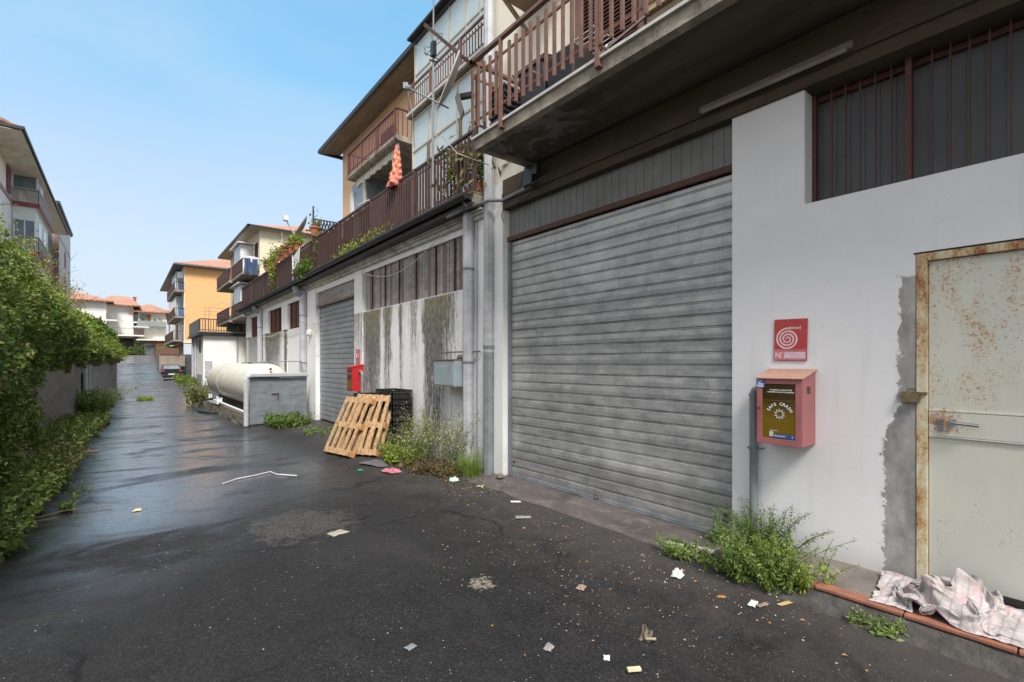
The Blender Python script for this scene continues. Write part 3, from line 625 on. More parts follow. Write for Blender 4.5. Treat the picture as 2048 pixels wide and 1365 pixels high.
O('number_text', m, PINKP, SG); O('number_field', splate(.075, .226, .018, .066, 3.9655, 3.9663), M('bleached_field', (.62, .45, .52), .6, .2, 25), SG)

# things kept on the near balcony
t = T('storage_bin', 'dark grey lidded storage bin standing behind the balcony bars', 'bin', (3.5, 3.85, 4.12))
O('body', MB().prism([(3.36, 4.12), (3.72, 4.12), (3.78, 4.62), (3.30, 4.62)], 'y', 3.62, 4.0), DGREYP, t, bevel=.01)
O('lid', MB().prism([(3.28, 4.62), (3.8, 4.62), (3.78, 4.68), (3.54, 4.74), (3.30, 4.68)], 'y', 3.6, 4.02), BLACKP, t)
O('handle', MB().tube([(3.28, 3.68, 4.5), (3.25, 3.7, 4.52), (3.25, 3.92, 4.52), (3.28, 3.94, 4.5)], .012, 6), PIPE, t)
t = T('grey_planter_box', 'small grey box with black slats at the balcony corner', 'box', (3.5, 4.38, 4.12))
O('body', MB().box(3.28, 3.6, 4.2, 4.5, 4.12, 4.30), PIPE, t)
sm = MB()
for k in range(5): sm.box(3.27, 3.6, 4.2, 4.5, 4.34+k*.07, 4.36+k*.07); 
sm.box(3.28, 3.3, 4.22, 4.24, 4.3, 4.66); sm.box(3.28, 3.3, 4.46, 4.48, 4.3, 4.66)
O('slat', sm, DGREYP, t)
O('covered_crate', MB().box(3.32, 3.74, 3.22, 3.58, 4.12, 4.62), BLACKP, loc=(3.5, 3.4, 4.12), label='black box covered with plastic behind the balcony bars beside the bin', cat='box', bevel=.03)
O('watering_can', MB().lathe((3.5, 4.1, 4.6), [(.0, 0), (.05, 0), (.055, .12), (.03, .17), (.028, .2)], 12).tube([(3.46, 4.13, 4.62), (3.36, 4.17, 4.74)], .014, 6), M('green_plastic', (.02, .09, .06), .4), loc=(3.5, 4.1, 4.6), label='dark green watering can beside the bin on the balcony', cat='watering can')
rk = T('drying_rack', 'thin white wire drying rack on the balcony behind the bars', 'drying rack', (3.7, 3.5, 4.12))
rm_ = MB()
for k in range(6): rm_.tube([(3.5+k*.06, 4.1, 4.78), (3.5+k*.06, 3.1, 4.76)], .004, 4)
rm_.tube([(3.48, 3.1, 4.76), (3.84, 3.1, 4.76)], .006, 5).tube([(3.48, 4.1, 4.78), (3.84, 4.1, 4.78)], .006, 5)
O('rack_wires', rm_, WALU, rk); O('leg', MB().tube([(3.5, 3.2, 4.12), (3.8, 3.2, 4.76)], .008, 5), WALU, rk); O('leg', MB().tube([(3.8, 3.9, 4.12), (3.5, 3.9, 4.78)], .008, 5), WALU, rk)
ft = T('folding_table', 'brown slatted folding table leaning against the upstairs wall', 'folding table', (3.6, 2.9, 4.12))
fm_ = MB()
for k in range(9): fm_.obox((3.36+k*.05, 2.95, 4.16+k*.055), (.035, 0, .04), (0, .75, 0), (-.008, 0, .012))
O('slatted_top', fm_, DBROWN, ft)
O('leg', MB().beam((3.2, 3.3, 4.13), (3.75, 2.7, 4.75), .03, .02), DBROWN, ft); O('leg', MB().beam((3.2, 2.6, 4.13), (3.75, 3.25, 4.75), .03, .02), DBROWN, ft)
# ================================================================ BUILDING B : long low block with terrace and flats above
frame((3.98, 5.4), .70)
Bd = T('terrace_building', 'long white block of workshops with stained walls, brown terrace railing and flats above', 'building', (3.98, 5.4, 0))
XB = 3.98
w_ = MB()
w_.box(XB, 4.3, 5.47, 6.035, .0, 3.60)                       # between drain pipes
w_.box(XB+.02, 4.3, 6.035, 10.22, -.05, 2.668); w_.box(XB+.02, 4.3, 5.47, 10.22, 3.50, 3.60)
w_.box(XB, 4.3, 10.22, 10.70, -.05, 3.60)
w_.box(XB+.015, 4.3, 10.70, 13.62, 3.46, 3.60)
w_.box(XB, 4.3, 13.62, 14.78, -.05, 3.60)
w_.box(XB+.02, 4.3, 14.78, 23.9, -.05, 2.63); w_.box(XB+.015, 4.3, 14.78, 23.9, 3.46, 3.60)
for a, b in ((16.68, 17.47), (19.53, 20.77), (23.02, 23.9)): w_.box(XB, 4.3, a, b, 2.63, 3.46)
for a, b in ((16.75, 16.95), (19.55, 19.75)): w_.box(XB+.005, XB+.02, a, b, -.05, 2.6)
O('wall', w_, P_B, Bd)
O('end_wall', MB().box(4.3, 9, 23.6, 23.9, -.1, 3.6), P_W, Bd); O('back_wall', MB().box(4.31, 4.35, 5.5, 23.6, 0, 3.7), DARK, Bd)
cn = MB(); cn.box(3.935, 4.3, 5.5, 24.0, 3.602, 3.655); cn.box(3.90, 4.3, 5.5, 24.0, 3.657, 3.69); cn.box(3.86, 4.3, 5.5, 24.02, 3.692, 3.72)
O('cornice', cn, CORN, Bd)
O('terrace_slab', MB().box(3.75, 9, 5.55, 24.05, 3.78, 3.925).box(3.74, 4.2, 5.55, 24.07, 3.90, 3.935), CONC, Bd)
O('eave_soffit', MB().box(3.70, 4.3, 5.55, 24.05, 3.722, 3.778), GUT, Bd)
gp = [(3.63+.065*math.cos(a), 3.85+.065*math.sin(a)) for a in [math.pi+i*math.pi/8 for i in range(9)]]+[(3.69, 3.865), (3.57, 3.865)]
O('gutter', MB().prism(gp, 'y', 5.5, 24.1).box(3.69, 3.745, 5.55, 24.05, 3.80, 3.89), GUT, Bd)
# windows of the low floor
def corr_win(y0, y1, z0, z1, mat, pitch, bars, barmat):
    prof = []; n = int((y1-y0)/pitch*6)
    m = MB().grid(lambda y, z: (4.07+(.034 if pitch < .2 else .03)*math.sin(2*math.pi*(y-y0)/pitch), y, z), [y0+(y1-y0)*i/n for i in range(n+1)], [z0, z1])
    w = O('corrugated_window', m, mat, Bd)
    for y in bars: O('window_bar', MB().box(4.015, 4.04, y-.022, y+.022, z0, z1), barmat, w)
    O('frame', MB().box(4.02, 4.05, y0, y1, z0, z0+.02).box(4.02, 4.05, y0, y1, z1-.03, z1), barmat, w)
lw_ = O('louvre_window', MB().box(4.11, 4.12, 6.04, 10.215, 2.67, 3.498), DARK, Bd)
y = 6.06; k = 0
sm_ = MB()
while y < 10.19:
    sm_.cur = 0 if (k*7) % 5 < 4 else 1; sm_.obox((4.07, y+.034, 3.084), (.034, .010, 0), (-.014, .066, 0), (0, 0, .828)); y += .1035; k += 1
O('slats', sm_, [CORR, M('brownish_slat', (.19, .145, .13), .7, .2, 5)], lw_)
for y in (6.45, 7.05, 7.75, 8.45, 9.1, 9.75): O('window_bar', MB().box(4.01, 4.035, y-.011, y+.011, 2.67, 3.498), RUSTB, lw_)
BRC = M('brown_corrugated', (.13, .045, .035), .6, .25, 5)
corr_win(14.79, 16.675, 2.635, 3.458, BRC, .34, [15.3, 15.85, 16.4], DBROWN)
corr_win(17.48, 19.52, 2.635, 3.458, BRC, .34, [18.0, 18.6, 19.2], DBROWN)
corr_win(20.78, 23.01, 2.635, 3.458, BRC, .34, [21.3, 21.9, 22.5], DBROWN)
s2 = shutter('roller_shutter', Bd, SHUT2, 4.10, 10.705, 13.615, .04, 3.1, .125)
O('valance_panel', MB().grid(lambda y, z: (4.05+.016*math.sin(y*62), y, z), [10.705+i*.015 for i in range(195)], [3.10, 3.46]), CORR, Bd)
O('angle_iron', MB().box(4.01, 4.05, 10.705, 13.615, 3.07, 3.11), M('light_rust', (.24, .15, .09), .8, .4, 10), Bd)
for y, r_, zt in ((5.86, .082, 3.74), (14.52, .1, 3.6), (20.5, .09, 3.6)):
    d = O('drainpipe', MB().tube([(3.89, y, .0), (3.89, y, zt)], r_, 8), PVC, Bd)
    for z in (1.55, 2.9): O('pipe_clamp', MB().tube([(3.89, y, z), (3.89, y, z+.03)], r_+.008, 8), GALV, d)
    if r_ > .085: O('pipe_elbow', MB().tube([(3.72, y+.1, 3.72), (3.76, y+.05, 3.58), (3.88, y, 3.5)], r_*1.1, 8), PIPE, d)
O('conduit', MB().tube([(3.93, 5.62, 1.72), (3.9, 6.62, 1.72), (3.9, 6.62, 1.62)], .013, 6).tube([(3.95, 5.72, .2), (3.95, 5.72, 3.6)], .008, 5), PIPE, Bd)
O('wire', MB().tube([(3.93, 10.15-t*4.4, 3.50-.30*math.sin(math.pi*min(1, t*1.25))+.18*t*t) for t in [i/24 for i in range(25)]], .007, 5), M('white_cable', (.6, .6, .57), .6), Bd)
O('wire', MB().tube([(3.95, 15.0+t*6.5, 2.60-.09*abs(math.sin(t*math.pi*2.5))) for t in [i/24 for i in range(25)]], .010, 5), M('white_cable', (.6, .6, .57), .6), Bd)
O('wall_lamp', MB().lathe((3.93, 14.05, 2.30), [(.03, 0), (.075, .05), (.08, .14), (.04, .19)], 12), M('white_lamp_glass', (.75, .76, .72), .3), loc=(3.9, 14.05, 2.3), label='small white globe lamp on the pier left of the far shutter', cat='lamp')
# electrical cabinet
ec = T('electrical_cabinet', 'grey metal electrical cabinet fixed high on the stained wall', 'electrical box', (3.85, 6.27, 1.2))
O('body', MB().box(3.72, 3.98, 5.965, 6.575, 1.215, 1.595), BOXG, ec, bevel=.004)
O('door', MB().box(3.712, 3.722, 5.985, 6.56, 1.225, 1.585), BOXG, ec, bevel=.003)
O('roof', MB().box(3.70, 3.98, 5.955, 6.585, 1.598, 1.612), M('light_rust', (.24, .15, .09), .8, .4, 10), ec)
O('bottom_rim', MB().box(3.705, 3.98, 5.955, 6.585, 1.205, 1.215), M('light_rust', (.24, .15, .09), .8, .4, 10), ec)
vm = MB()
for k in range(4): vm.obox((3.711, 6.42-k*.07, 1.50), (.004, 0, 0), (0, .035, 0), (0, 0, .008))
O('vent', vm, WALU, ec); O('pipe', MB().tube([(3.88, 6.1, 1.6), (3.86, 6.05, 1.65), (3.85, 5.9, 1.65)], .035, 8), GALV, ec)
# second fire cabinet and sign
F2 = fire_cab(3.74, 3.98, 10.13, 10.47, .95, 1.46, REDP, REDP, 'bright red fire hose cabinet on the pier beside the far roller shutter')
O('door', MB().box(3.732, 3.742, 10.14, 10.46, .96, 1.45), REDP, F2); O('glass', MB().box(3.728, 3.733, 10.18, 10.42, 1.0, 1.40), AMBER, F2)
O('water_pipe', MB().tube([(3.9, 10.0, 0), (3.9, 10.0, 1.30), (3.9, 10.03, 1.36), (3.9, 10.13, 1.37)], .035, 10), PIPE, F2)
S2 = T('fire_hose_sign', 'small pale red sign on the pier above the bright red fire cabinet', 'sign', (3.97, 10.45, 1.54))
O('plate', MB().box(3.968, 3.976, 10.33, 10.57, 1.54, 1.86), PINKS, S2)
O('hose_spiral', MB().tube([(3.966, 10.45+(.01+.012*a)*math.cos(a), 1.73+(.01+.012*a)*math.sin(a)) for a in [i*.35 for i in range(22)]], .006, 4), PINKP, S2)

# ---------------------------------------------------------------- terrace railing
RX = 3.83
rt = O('terrace_railing', MB().box(RX-.02, RX+.03, 5.56, 24.0, 4.80, 4.835).box(RX-.02, RX+5, 23.97, 24.01, 4.80, 4.835), DBROWN, Bd)
def panel(y0, y1, kind):
    m = MB(); m.box(RX-.004, RX+.012, y0, y1, 4.70, 4.72); m.box(RX-.004, RX+.012, y0, y1, 4.06, 4.08)
    if kind == 'bars':
        y = y0+.05; k = 0
        while y < y1: m.box(RX-.03, RX-.006, y-.017, y+.017, 3.99, 4.76); y += .098; k += 1
    if kind == 'reed':
        y = y0+.02
        while y < y1:
            if random.random() < .16: y += .03; continue
            m.box(RX+.0+.012*random.random(), RX+.02, y-.008-.005*random.random(), y+.010, 3.97, 4.74+.04*random.random()); y += .0285+.006*random.random()
        y = y0+.05
        while y < y1: m.box(RX-.03, RX-.006, y-.012, y+.012, 3.99, 4.76); y += .13
    if kind == 'solid':
        y = y0
        while y < y1: m.box(RX+.002*random.random(), RX+.012, y, min(y1, y+.19), 3.97, 4.78); y += .2
    return m
ye = [5.58, 7.4, 9.3, 11.2, 13.1, 15.1, 17.2, 19.4, 21.7, 24.0]
kinds = ['bars', 'bars', 'reed', 'reed', 'reed', 'solid', 'solid', 'solid', 'solid']
for i, k in enumerate(kinds):
    O('railing_panel', panel(ye[i], ye[i+1], k), DBROWN if k == 'bars' else REED, rt)
    O('post', MB().box(RX-.04, RX+.01, ye[i]-.022, ye[i]+.022, 3.90, 4.83), DBROWN, rt)
O('railing_panel', MB().box(RX, 9, 23.99, 24.0, 4.0, 4.75), REED, rt)
rp = O('drying_frame', MB().tube([(3.70, 14.85, 4.05), (3.70, 14.85, 3.72)], .02, 6), PIPE, rt)
dm = MB()
for k in range(9): dm.tube([(3.72, 14.25+k*.09, 4.78-k*.02), (3.72, 14.35+k*.08, 4.28-.03*abs(k-4))], .009, 4)
dm.tube([(3.72, 14.2, 4.8), (3.72, 14.3, 4.35), (3.72, 14.6, 4.22), (3.72, 14.95, 4.3), (3.72, 15.0, 4.7)], .011, 5)
O('wire_rack', dm, WALU, loc=(3.72, 14.6, 4.2), label='white wire drying rack hooked outside the terrace railing', cat='drying rack')
# ---------------------------------------------------------------- flats above : veranda block
V = Bd
vw = MB(); vw.box(5.95, 12, 5.6, 10.05, 3.93, 9.9)
O('core_wall', vw, P_CREAM, V)
def glazing(name, X, y0, y1, z0, z1, mull, trans, glass=GLASSP, fm=ALU, ret=None):
    g_ = O(name, MB().box(X, X+.012, y0, y1, z0, z1), glass, Bd)
    m = MB(); w = .022
    for y in mull: m.box(X-.018, X+.02, y-w, y+w, z0, z1)
    for z in trans: m.box(X-.02, X+.018, y0, y1, z-w, z+w)
    m.box(X-.022, X+.03, y0-.01, y0+.05, z0, z1); m.box(X-.022, X+.03, y1-.05, y1+.01, z0, z1)
    O('frame', m, fm, g_); return g_
glazing('veranda_glazing', 5.12, 5.9, 10.08, 3.95, 7.13, [7.45, 8.15, 8.95, 9.30, 6.6], [6.38, 7.1, 4.9])
O('veranda_side', MB().box(5.14, 5.95, 10.04, 10.08, 3.95, 7.13), GLASSP, V)
O('open_sash', MB().box(5.10, 5.115, 9.26, 9.38, 4.9, 6.36).box(5.10, 5.115, 7.98, 8.08, 4.9, 6.36), M('dark_frame_edge', (.16, .12, .07), .6), V)
O('floor_slab', MB().box(5.0, 6.9, 5.8, 10.15, 7.14, 7.24), CONC, V); O('slab_trim', MB().box(4.985, 5.0, 5.8, 10.16, 7.17, 7.235), MARB, V)
vr = MB(); vr.box(5.02, 5.06, 5.8, 10.12, 7.79, 7.83); vr.box(5.03, 5.05, 5.8, 10.1, 7.66, 7.68); vr.box(5.03, 5.05, 5.8, 10.1, 7.30, 7.32)
y = 5.9
while y < 10.1: vr.box(5.015, 5.03, y-.013, y+.013, 7.27, 7.72); y += .098
for y in (6.6, 7.9, 9.1, 10.08): vr.box(5.01, 5.06, y-.025, y+.025, 7.2, 7.8)
O('upper_railing', vr, BROWN, V)
glazing('upper_glazing', 5.88, 7.9, 11.48, 7.24, 9.98, [8.45, 9.0, 9.72, 10.6], [9.05])
O('upper_opening', MB().box(5.9, 5.92, 5.8, 7.9, 7.24, 9.98), GLB, V); O('timber_post', MB().box(5.80, 5.9, 7.76, 7.88, 7.24, 9.98), M('ochre_wood', (.40, .26, .12), .7), V)
O('upper_side', MB().box(5.9, 6.65, 11.45, 11.48, 7.24, 9.95), GLASSP, V)
# peach part
pw = MB(); pw.box(6.65, 12, 10.05, 19.3, 3.93, 10.0)
O('peach_wall', pw, P_PEACH, V)
O('balcony_slab', MB().prism([(5.09, 7.04), (5.14, 6.99), (6.65, 6.96), (6.65, 7.12), (5.09, 7.12)], 'y', 10.92, 14.3), CONC, V)
br = MB(); X = 5.10
br.box(X-.02, X+.03, 10.92, 14.3, 7.74, 7.78); br.box(X, 6.65, 10.90, 10.95, 7.74, 7.78); br.box(X, 6.65, 14.26, 14.3, 7.74, 7.78); br.box(X, X+.02, 10.92, 14.3, 7.22, 7.24)
y = 10.95
while y < 14.3: br.box(X-.005, X+.012, y-.009, y+.009, 7.12, 7.75); y += .105
x = 5.15
while x < 6.6: br.box(x-.009, x+.009, 10.92, 10.94, 7.12, 7.75); br.box(x-.009, x+.009, 14.27, 14.29, 7.12, 7.75); x += .12
for y in (11.0, 12.1, 13.2, 14.27): br.box(X-.02, X+.03, y-.02, y+.02, 7.0, 7.75)
O('peach_balcony_railing', br, M('wine_red_railing', (.125, .036, .03), .5, .2, 10), V)
O('balcony_shutter', MB().box(6.60, 6.65, 10.6, 11.5, 7.13, 9.2), M('wine_red_shutter', (.13, .02, .025), .5), V)
O('window', MB().box(6.6, 6.65, 14.3, 15.4, 7.6, 9.2), DBROWN, V); O('sconce', MB().lathe((6.6, 12.3, 8.75), [(.05, 0), (.1, .1), (.05, .2)], 10), WALU, V)
am = MB(); n = 14
for k in range(n): am.box(5.28, 5.32, 11.3+k*.2, 11.47+k*.2, 6.80+.0*k-.03*(k % 2), 6.98)
O('awning', am, M('cream_awning_cloth', (.62, .60, .54), .8), V)
vg = O('side_veranda', MB().box(5.32, 5.34, 13.5, 14.55, 3.95, 6.95).box(5.34, 6.65, 13.5, 13.52, 3.95, 6.95), M('blue_grey_screen', (.20, .23, .27), .3, .12, 2), V)
O('frame', MB().box(5.28, 5.34, 13.46, 13.56, 3.95, 6.97).box(5.28, 5.33, 13.5, 14.55, 6.0, 6.06), ALU, vg)
O('frame', MB().box(5.27, 5.35, 14.38, 14.58, 3.95, 6.7), WALU, vg)
O('under_balcony_shade', MB().box(6.62, 6.66, 11.2, 13.5, 3.95, 6.9), DARK, V)  # flat black sheet on the wall for the shade under the balcony
ac = T('air_conditioner', 'white air conditioner hanging below the peach balcony beside the veranda', 'air conditioner', (6.3, 10.5, 6.1))
O('casing', MB().box(5.95, 6.35, 10.15, 10.95, 6.2, 6.8), WALU, ac, bevel=.02); O('fan_grille', MB().lathe((5.95, 10.6, 6.5), [(.22, -.012), (.22, .0)], 18, 'X'), PIPE, ac); O('bracket', MB().box(5.95, 6.65, 10.2, 10.25, 6.14, 6.19), WALU, ac)
# roof
EX = 5.93
rf = MB(); rf.prism([(EX, 9.90), (EX, 9.98), (9.5, 11.2), (13, 10.0), (13, 9.9), (9.5, 11.05)], 'y', 5.5, 19.75)
O('roof', rf, TILE, V); O('roof_soffit', MB().prism([(EX, 9.86), (6.7, 9.99), (6.7, 10.03), (EX, 9.90)], 'y', 5.5, 19.72), M('brown_concrete_soffit', (.20, .165, .13), .9, .35, 3, stretch=(5, .3, 1), dirt=.6), V)
O('roof_gutter', MB().box(EX-.10, EX, 5.5, 19.8, 9.86, 9.99).box(EX, 12.5, 19.74, 19.82, 9.86, 9.99), GUT, V)
O('veranda_eave', MB().box(5.70, 6.0, 5.5, 11.6, 9.98, 10.03), GUT, V)
# rafters / thin stay
# ---------------------------------------------------------------- bits on the terrace
pk_ = T('beach_umbrella_closed', 'closed pink and orange flowered parasol standing over the terrace railing', 'parasol', (3.85, 8.2, 3.95))
O('pole', MB().tube([(3.84, 8.22, 3.95), (3.84, 8.1, 5.52)], .014, 6), PIPE, pk_)
def scr(u, v):
    z = 4.74+.76*v; r_ = (.085*(1-v)**.9+.030)*(1+.10*math.sin(v*40+math.sin(u*3))+.16*math.sin(u*5+v*22)+.25*fnoise(u*2, v*9, 3)) + (.045*math.exp(-((v-.10)/.10)**2))
    return (3.84+r_*math.cos(u), 8.20-.06*v+r_*math.sin(u)*1.15, z)
g = G('flowered_pink_fabric'); n = g.noise(g.ob(), 22, 4, .7); n2 = g.noise(g.ob(), 9, 3, .6)
c = g.mix(g.mr(n, .42, .58), (.62, .12, .09), (.75, .34, .22)); c = g.mix(g.mr(n2, .56, .64), c, (.68, .36, .10)); c = g.mix(g.mul(g.mr(g.xyz(g.ob())[2], 1.05, .8), .7), c, (.40, .10, .12)); PKM = g.fin(c, .8)
O('canopy', MB().grid(scr, [i*2*math.pi/28 for i in range(29)], [i/44 for i in range(45)]), PKM, pk_, smooth=True)
# mast with antennas
mt = T('antenna_mast', 'tall thin grey antenna mast clamped to the terrace railing', 'antenna', (3.80, 6.72, 3.9))
O('pole', MB().tube([(3.80, 6.75, 4.0), (3.78, 6.70, 6.2)], .022, 8).tube([(3.78, 6.70, 6.2), (3.76, 6.63, 9.2)], .013, 6), PIPE, mt)
am = MB(); am.box(3.74, 3.80, 6.63, 6.72, 6.36, 6.58); am.tube([(3.76, 6.9, 6.62), (3.76, 6.72, 6.52), (3.76, 6.50, 6.55)], .006, 5)
am.tube([(3.76, 6.95, 6.64), (3.76, 6.90, 6.48), (3.76, 6.70, 6.50)], .006, 4); am.tube([(3.76, 6.50, 6.62), (3.76, 6.38, 6.55), (3.76, 6.42, 6.46), (3.76, 6.60, 6.48)], .006, 4)
am.tube([(3.60, 6.68, 6.35), (3.94, 6.68, 6.35)], .006, 4); am.tube([(3.7, 6.68, 6.28), (3.86, 6.68, 6.30)], .012, 4)
O('aerial', am, BLACKP, mt)
O('washing_line_arm', MB().beam((3.86, 8.0, 4.8), (4.9, 8.6, 5.7), .025, .02), PIPE, rt)
O('washing_line_arm', MB().beam((3.86, 5.85, 4.8), (4.6, 6.9, 5.6), .02, .03), DBROWN, rt)
O('washing_line_arm', MB().beam((5.03, 6.7, 7.8), (4.2, 7.5, 8.2), .03, .03), DBROWN, V)
cl = MB()
for k in range(5): cl.tube([(4.3+k*.12, 6.2, 5.1+k*.1), (4.3+k*.12, 13.5, 5.25+k*.1)], .0035, 3)
O('washing_line', cl, M('white_cable', (.6, .6, .57), .6), V)
fd = T('clothes_horse', 'white folding clothes horse standing on the terrace', 'drying rack', (4.3, 10.5, 3.95))
O('wing', MB().beam((4.1, 10.15, 5.10), (4.35, 11.5, 5.38), .03, .02), WALU, fd); O('leg', MB().tube([(4.25, 10.9, 3.95), (4.25, 10.9, 5.25)], .012, 5), WALU, fd)
cw = MB()
for k in range(6): cw.tube([(4.1+.06*k, 10.2+.05*k, 5.1), (4.1+.06*k, 12.5, 4.95)], .004, 3)
O('rack_wires', cw, WALU, fd)
ls = T('bamboo_lattice', 'dark diamond lattice screen standing on the terrace end', 'lattice', (4.6, 14.9, 3.95))
lm = MB(); P0 = Vector((4.35, 13.6, 4.7)); U = Vector((.3, 2.4, 0)); 
def LP(u, v): return (4.0+.02*u, 11.9+2.08*u, 4.2+(.78+.6*u)*v)
for k in range(-5, 9):
    pts = []
    for (sgn_) in (1, -1):
        seg = [(k/8+(t if sgn_ > 0 else 1-t)*.55, t) for t in [i/12 for i in range(13)]]
        seg = [s__ for s__ in seg if 0 <= s__[0] <= 1]
        if len(seg) > 1: lm.tube([LP(*s__) for s__ in seg], .018, 4)
lm.tube([LP(0, 1), LP(1, 1)], .025, 4).tube([LP(1, 0), LP(1, 1.25)], .028, 4).tube([LP(0, 0), LP(0, 1)], .025, 4)
O('lattice_panel', lm, DGREYP, ls)
O('curtain_pole', MB().beam((4.0, 12.6, 4.8), (4.15, 14.6, 5.75), .03, .03), PIPE, rt)
# big dish at terrace end
def dish(name, label, c, rad, nrm, lnb, mat, armmat=PIPE, thick=.012, depth=.13):
    t = T(name, label, 'satellite dish', c)
    n = Vector(nrm).normalized(); a = n.orthogonal().normalized(); b = n.cross(a); c = Vector(c)
    m = MB(); NR, NA = 8, 28; vs = []; fs = []
    for side in (0, 1):
        for i in range(NR+1):
            r_ = rad*i/NR
            for k in range(NA):
                an = 2*math.pi*k/NA; vs.append(c+a*r_*math.cos(an)+b*r_*math.sin(an)+n*(depth*(i/NR)**2-side*thick))
    o = (NR+1)*NA
    for i in range(NR):
        for k in range(NA):
            p, q = i*NA+k, i*NA+(k+1) % NA; fs.append((p, q, q+NA, p+NA)); fs.append((o+p, o+p+NA, o+q+NA, o+q))
    for k in range(NA): p, q = NR*NA+k, NR*NA+(k+1) % NA; fs.append((p, q, o+q, o+p))
    m.add(vs, fs); O('reflector', m, mat, t, smooth=True)
    return t, c, n
dmat = M('old_dish_paint', (.42, .40, .37), .6, .15, 6, dirt=.3)
dt, c, n = dish('satellite_dish', 'large grey satellite dish seen edge on beyond the terrace end', (4.3, 16.2, 5.78), .47, (-.847, .06, .50), None, M('dark_dish_paint', (.17, .17, .16), .6))
O('mast', MB().tube([(4.6, 15.8, 4.0), (4.6, 15.8, 5.7), (4.4, 16.1, 5.78)], .03, 6), PIPE, dt)
O('feed_arm', MB().tube([(4.15, 16.1, 5.42), (3.75, 15.9, 5.95)], .02, 5).box(3.68, 3.80, 15.8, 16.0, 5.92, 6.06), WALU, dt)
frame()
# near dish on the balcony corner
dn, c, n = dish('satellite_dish', 'beige satellite dish clamped to the near balcony corner', (2.98, 4.80, 4.80), .33, (-.815, .275, .30), None, dmat, depth=.07)
O('bracket', MB().obox((3.02, 4.72, 4.52), (.03, -.02, .10), (.05, .06, 0), (-.06, .03, .22)).beam((3.03, 4.72, 4.62), (3.12, 4.58, 4.62), .06, .05), BLACKP, dn)
O('feed_arm', MB().tube([(2.93, 4.82, 4.50), (2.62, 5.22, 4.80)], .010, 6), PIPE, dn)
O('feed_head', MB().obox((2.60, 5.24, 4.82), (.05, -.03, 0), (.03, .05, 0), (0, 0, .07)).tube([(2.60, 5.23, 4.80), (2.64, 5.18, 4.79)], .03, 8), PIPE, dn)
O('washing_line_arm', MB().beam((3.10, 4.56, 4.93), (2.95, 5.42, 5.80), .028, .04), DBROWN, rl)
O('cord', MB().tube([(2.61, 5.22, 4.78), (2.72, 5.3, 4.55), (2.9, 5.6, 4.3)], .005, 4).tube([(2.95, 5.0, 4.25), (3.1, 4.9, 4.05), (3.5, 4.8, 3.98)], .005, 4), M('white_cable', (.6, .6, .57), .6), rl)
# ================================================================ tank
tk = T('gas_tank', 'long cream gas tank lying beside the wall, with a pale band round it', 'tank', (3.06, 18, -.1))
cx_, cz_, r0 = 3.06, .93, .61
prof = []
for i in range(9): a = i/8*math.pi/2; prof.append((r0*math.sin(a), 14.55-.38*math.cos(a)))
prof.append((r0, 21.5))
for i in range(1, 9): a = i/8*math.pi/2; prof.append((r0*math.cos(a), 21.5+.38*math.sin(a)))
prof = [(max(.001, a), b) for a, b in prof]
O('vessel', MB().lathe((cx_, 0, cz_), prof, 40, 'Y'), TANK, tk, smooth=True)
O('band', MB().lathe((cx_, 0, cz_), [(r0+.004, 18.9), (r0+.012, 18.91), (r0+.012, 19.03), (r0+.004, 19.04)], 40, 'Y'), M('pale_band', (.44, .46, .48), .5), tk)
O('plug', MB().lathe((cx_+.02, 14.2, cz_+.46), [(.03, -.06), (.03, .02)], 10, 'Y'), RUSTB, tk)
for y in (15.6, 20.3): O('saddle', MB().box(2.68, 3.45, y-.08, y+.08, -.1, .42), GALV, tk)
pm = MB(); pm.tube([(3.3, 19.5, 1.56), (3.3, 18.2, 1.58)], .02, 5); pm.tube([(3.1, 17.0, 1.56), (3.4, 15.0, 1.60), (3.9, 14.3, 1.60), (3.93, 14.2, 1.0)], .015, 5); pm.box(2.95, 3.3, 15.9, 16.5, 1.53, 1.58)
O('top_pipe', pm, PIPE, tk)
um = MB(); um.tube([(2.45, 14.0, .28), (2.42, 19.3, .30)], .035, 6); um.tube([(2.6, 19.6, .35), (2.55, 19.2, .1)], .03, 6)
for y in (18.3, 19.2, 20.6, 21.1): um.tube([(2.5, y, -.08), (2.5, y, .42)], .03, 6)
um.box(2.36, 2.5, 18.2, 19.1, .22, .34)
O('pipework', um, WALU, tk)
hz = MB(); hz.tube([(2.5, 20.3, .28), (2.2, 20.6, .22), (2.0, 20.0, -.03), (1.98, 19.0, -.06), (2.2, 18.4, -.06), (2.42, 18.3, -.05)], .035, 7).tube([(2.2, 20.9, .3), (2.15, 20.2, .26), (2.45, 18.9, .33)], .03, 6)
O('hose', hz, BLACKP, loc=(2.1, 19.5, -.06), label='black hose looped on the asphalt in front of the cream gas tank', cat='hose')
O('masonry_base', MB().grid(lambda u, v: (2.40+.03*fnoise(v*9, u*4), 13.97+8*v, -.2+.36*u), [0, .25, .5, .75, 1], [i/60 for i in range(61)]).box(2.42, 4.0, 13.95, 22, -.2, .155).grid(lambda u, v: (2.40+1.5*v, 13.94+.02*fnoise(v*9, u*4), -.25+.2*u), [0, .5, 1], [i/20 for i in range(21)]), MASON, loc=(3.1, 18, -.1), label='low rough masonry base under the cream gas tank', cat='wall')
cg = T('metal_enclosure', 'galvanised sheet metal enclosure across the end of the gas tank', 'enclosure', (3.1, 13.9, -.1))
O('panel', MB().box(2.52, 3.22, 13.90, 13.92, -.03, 1.17), GALV, cg); O('panel', MB().box(3.225, 3.93, 13.905, 13.925, -.02, 1.165), GALV, cg)
O('hasp', MB().box(3.04, 3.22, 13.885, 13.90, .72, .755).box(3.19, 3.21, 13.885, 13.90, .6, .72), RUSTB, cg)
O('upper_rim', MB().box(2.52, 3.93, 13.895, 13.925, 1.17, 1.19), RUSTB, cg)
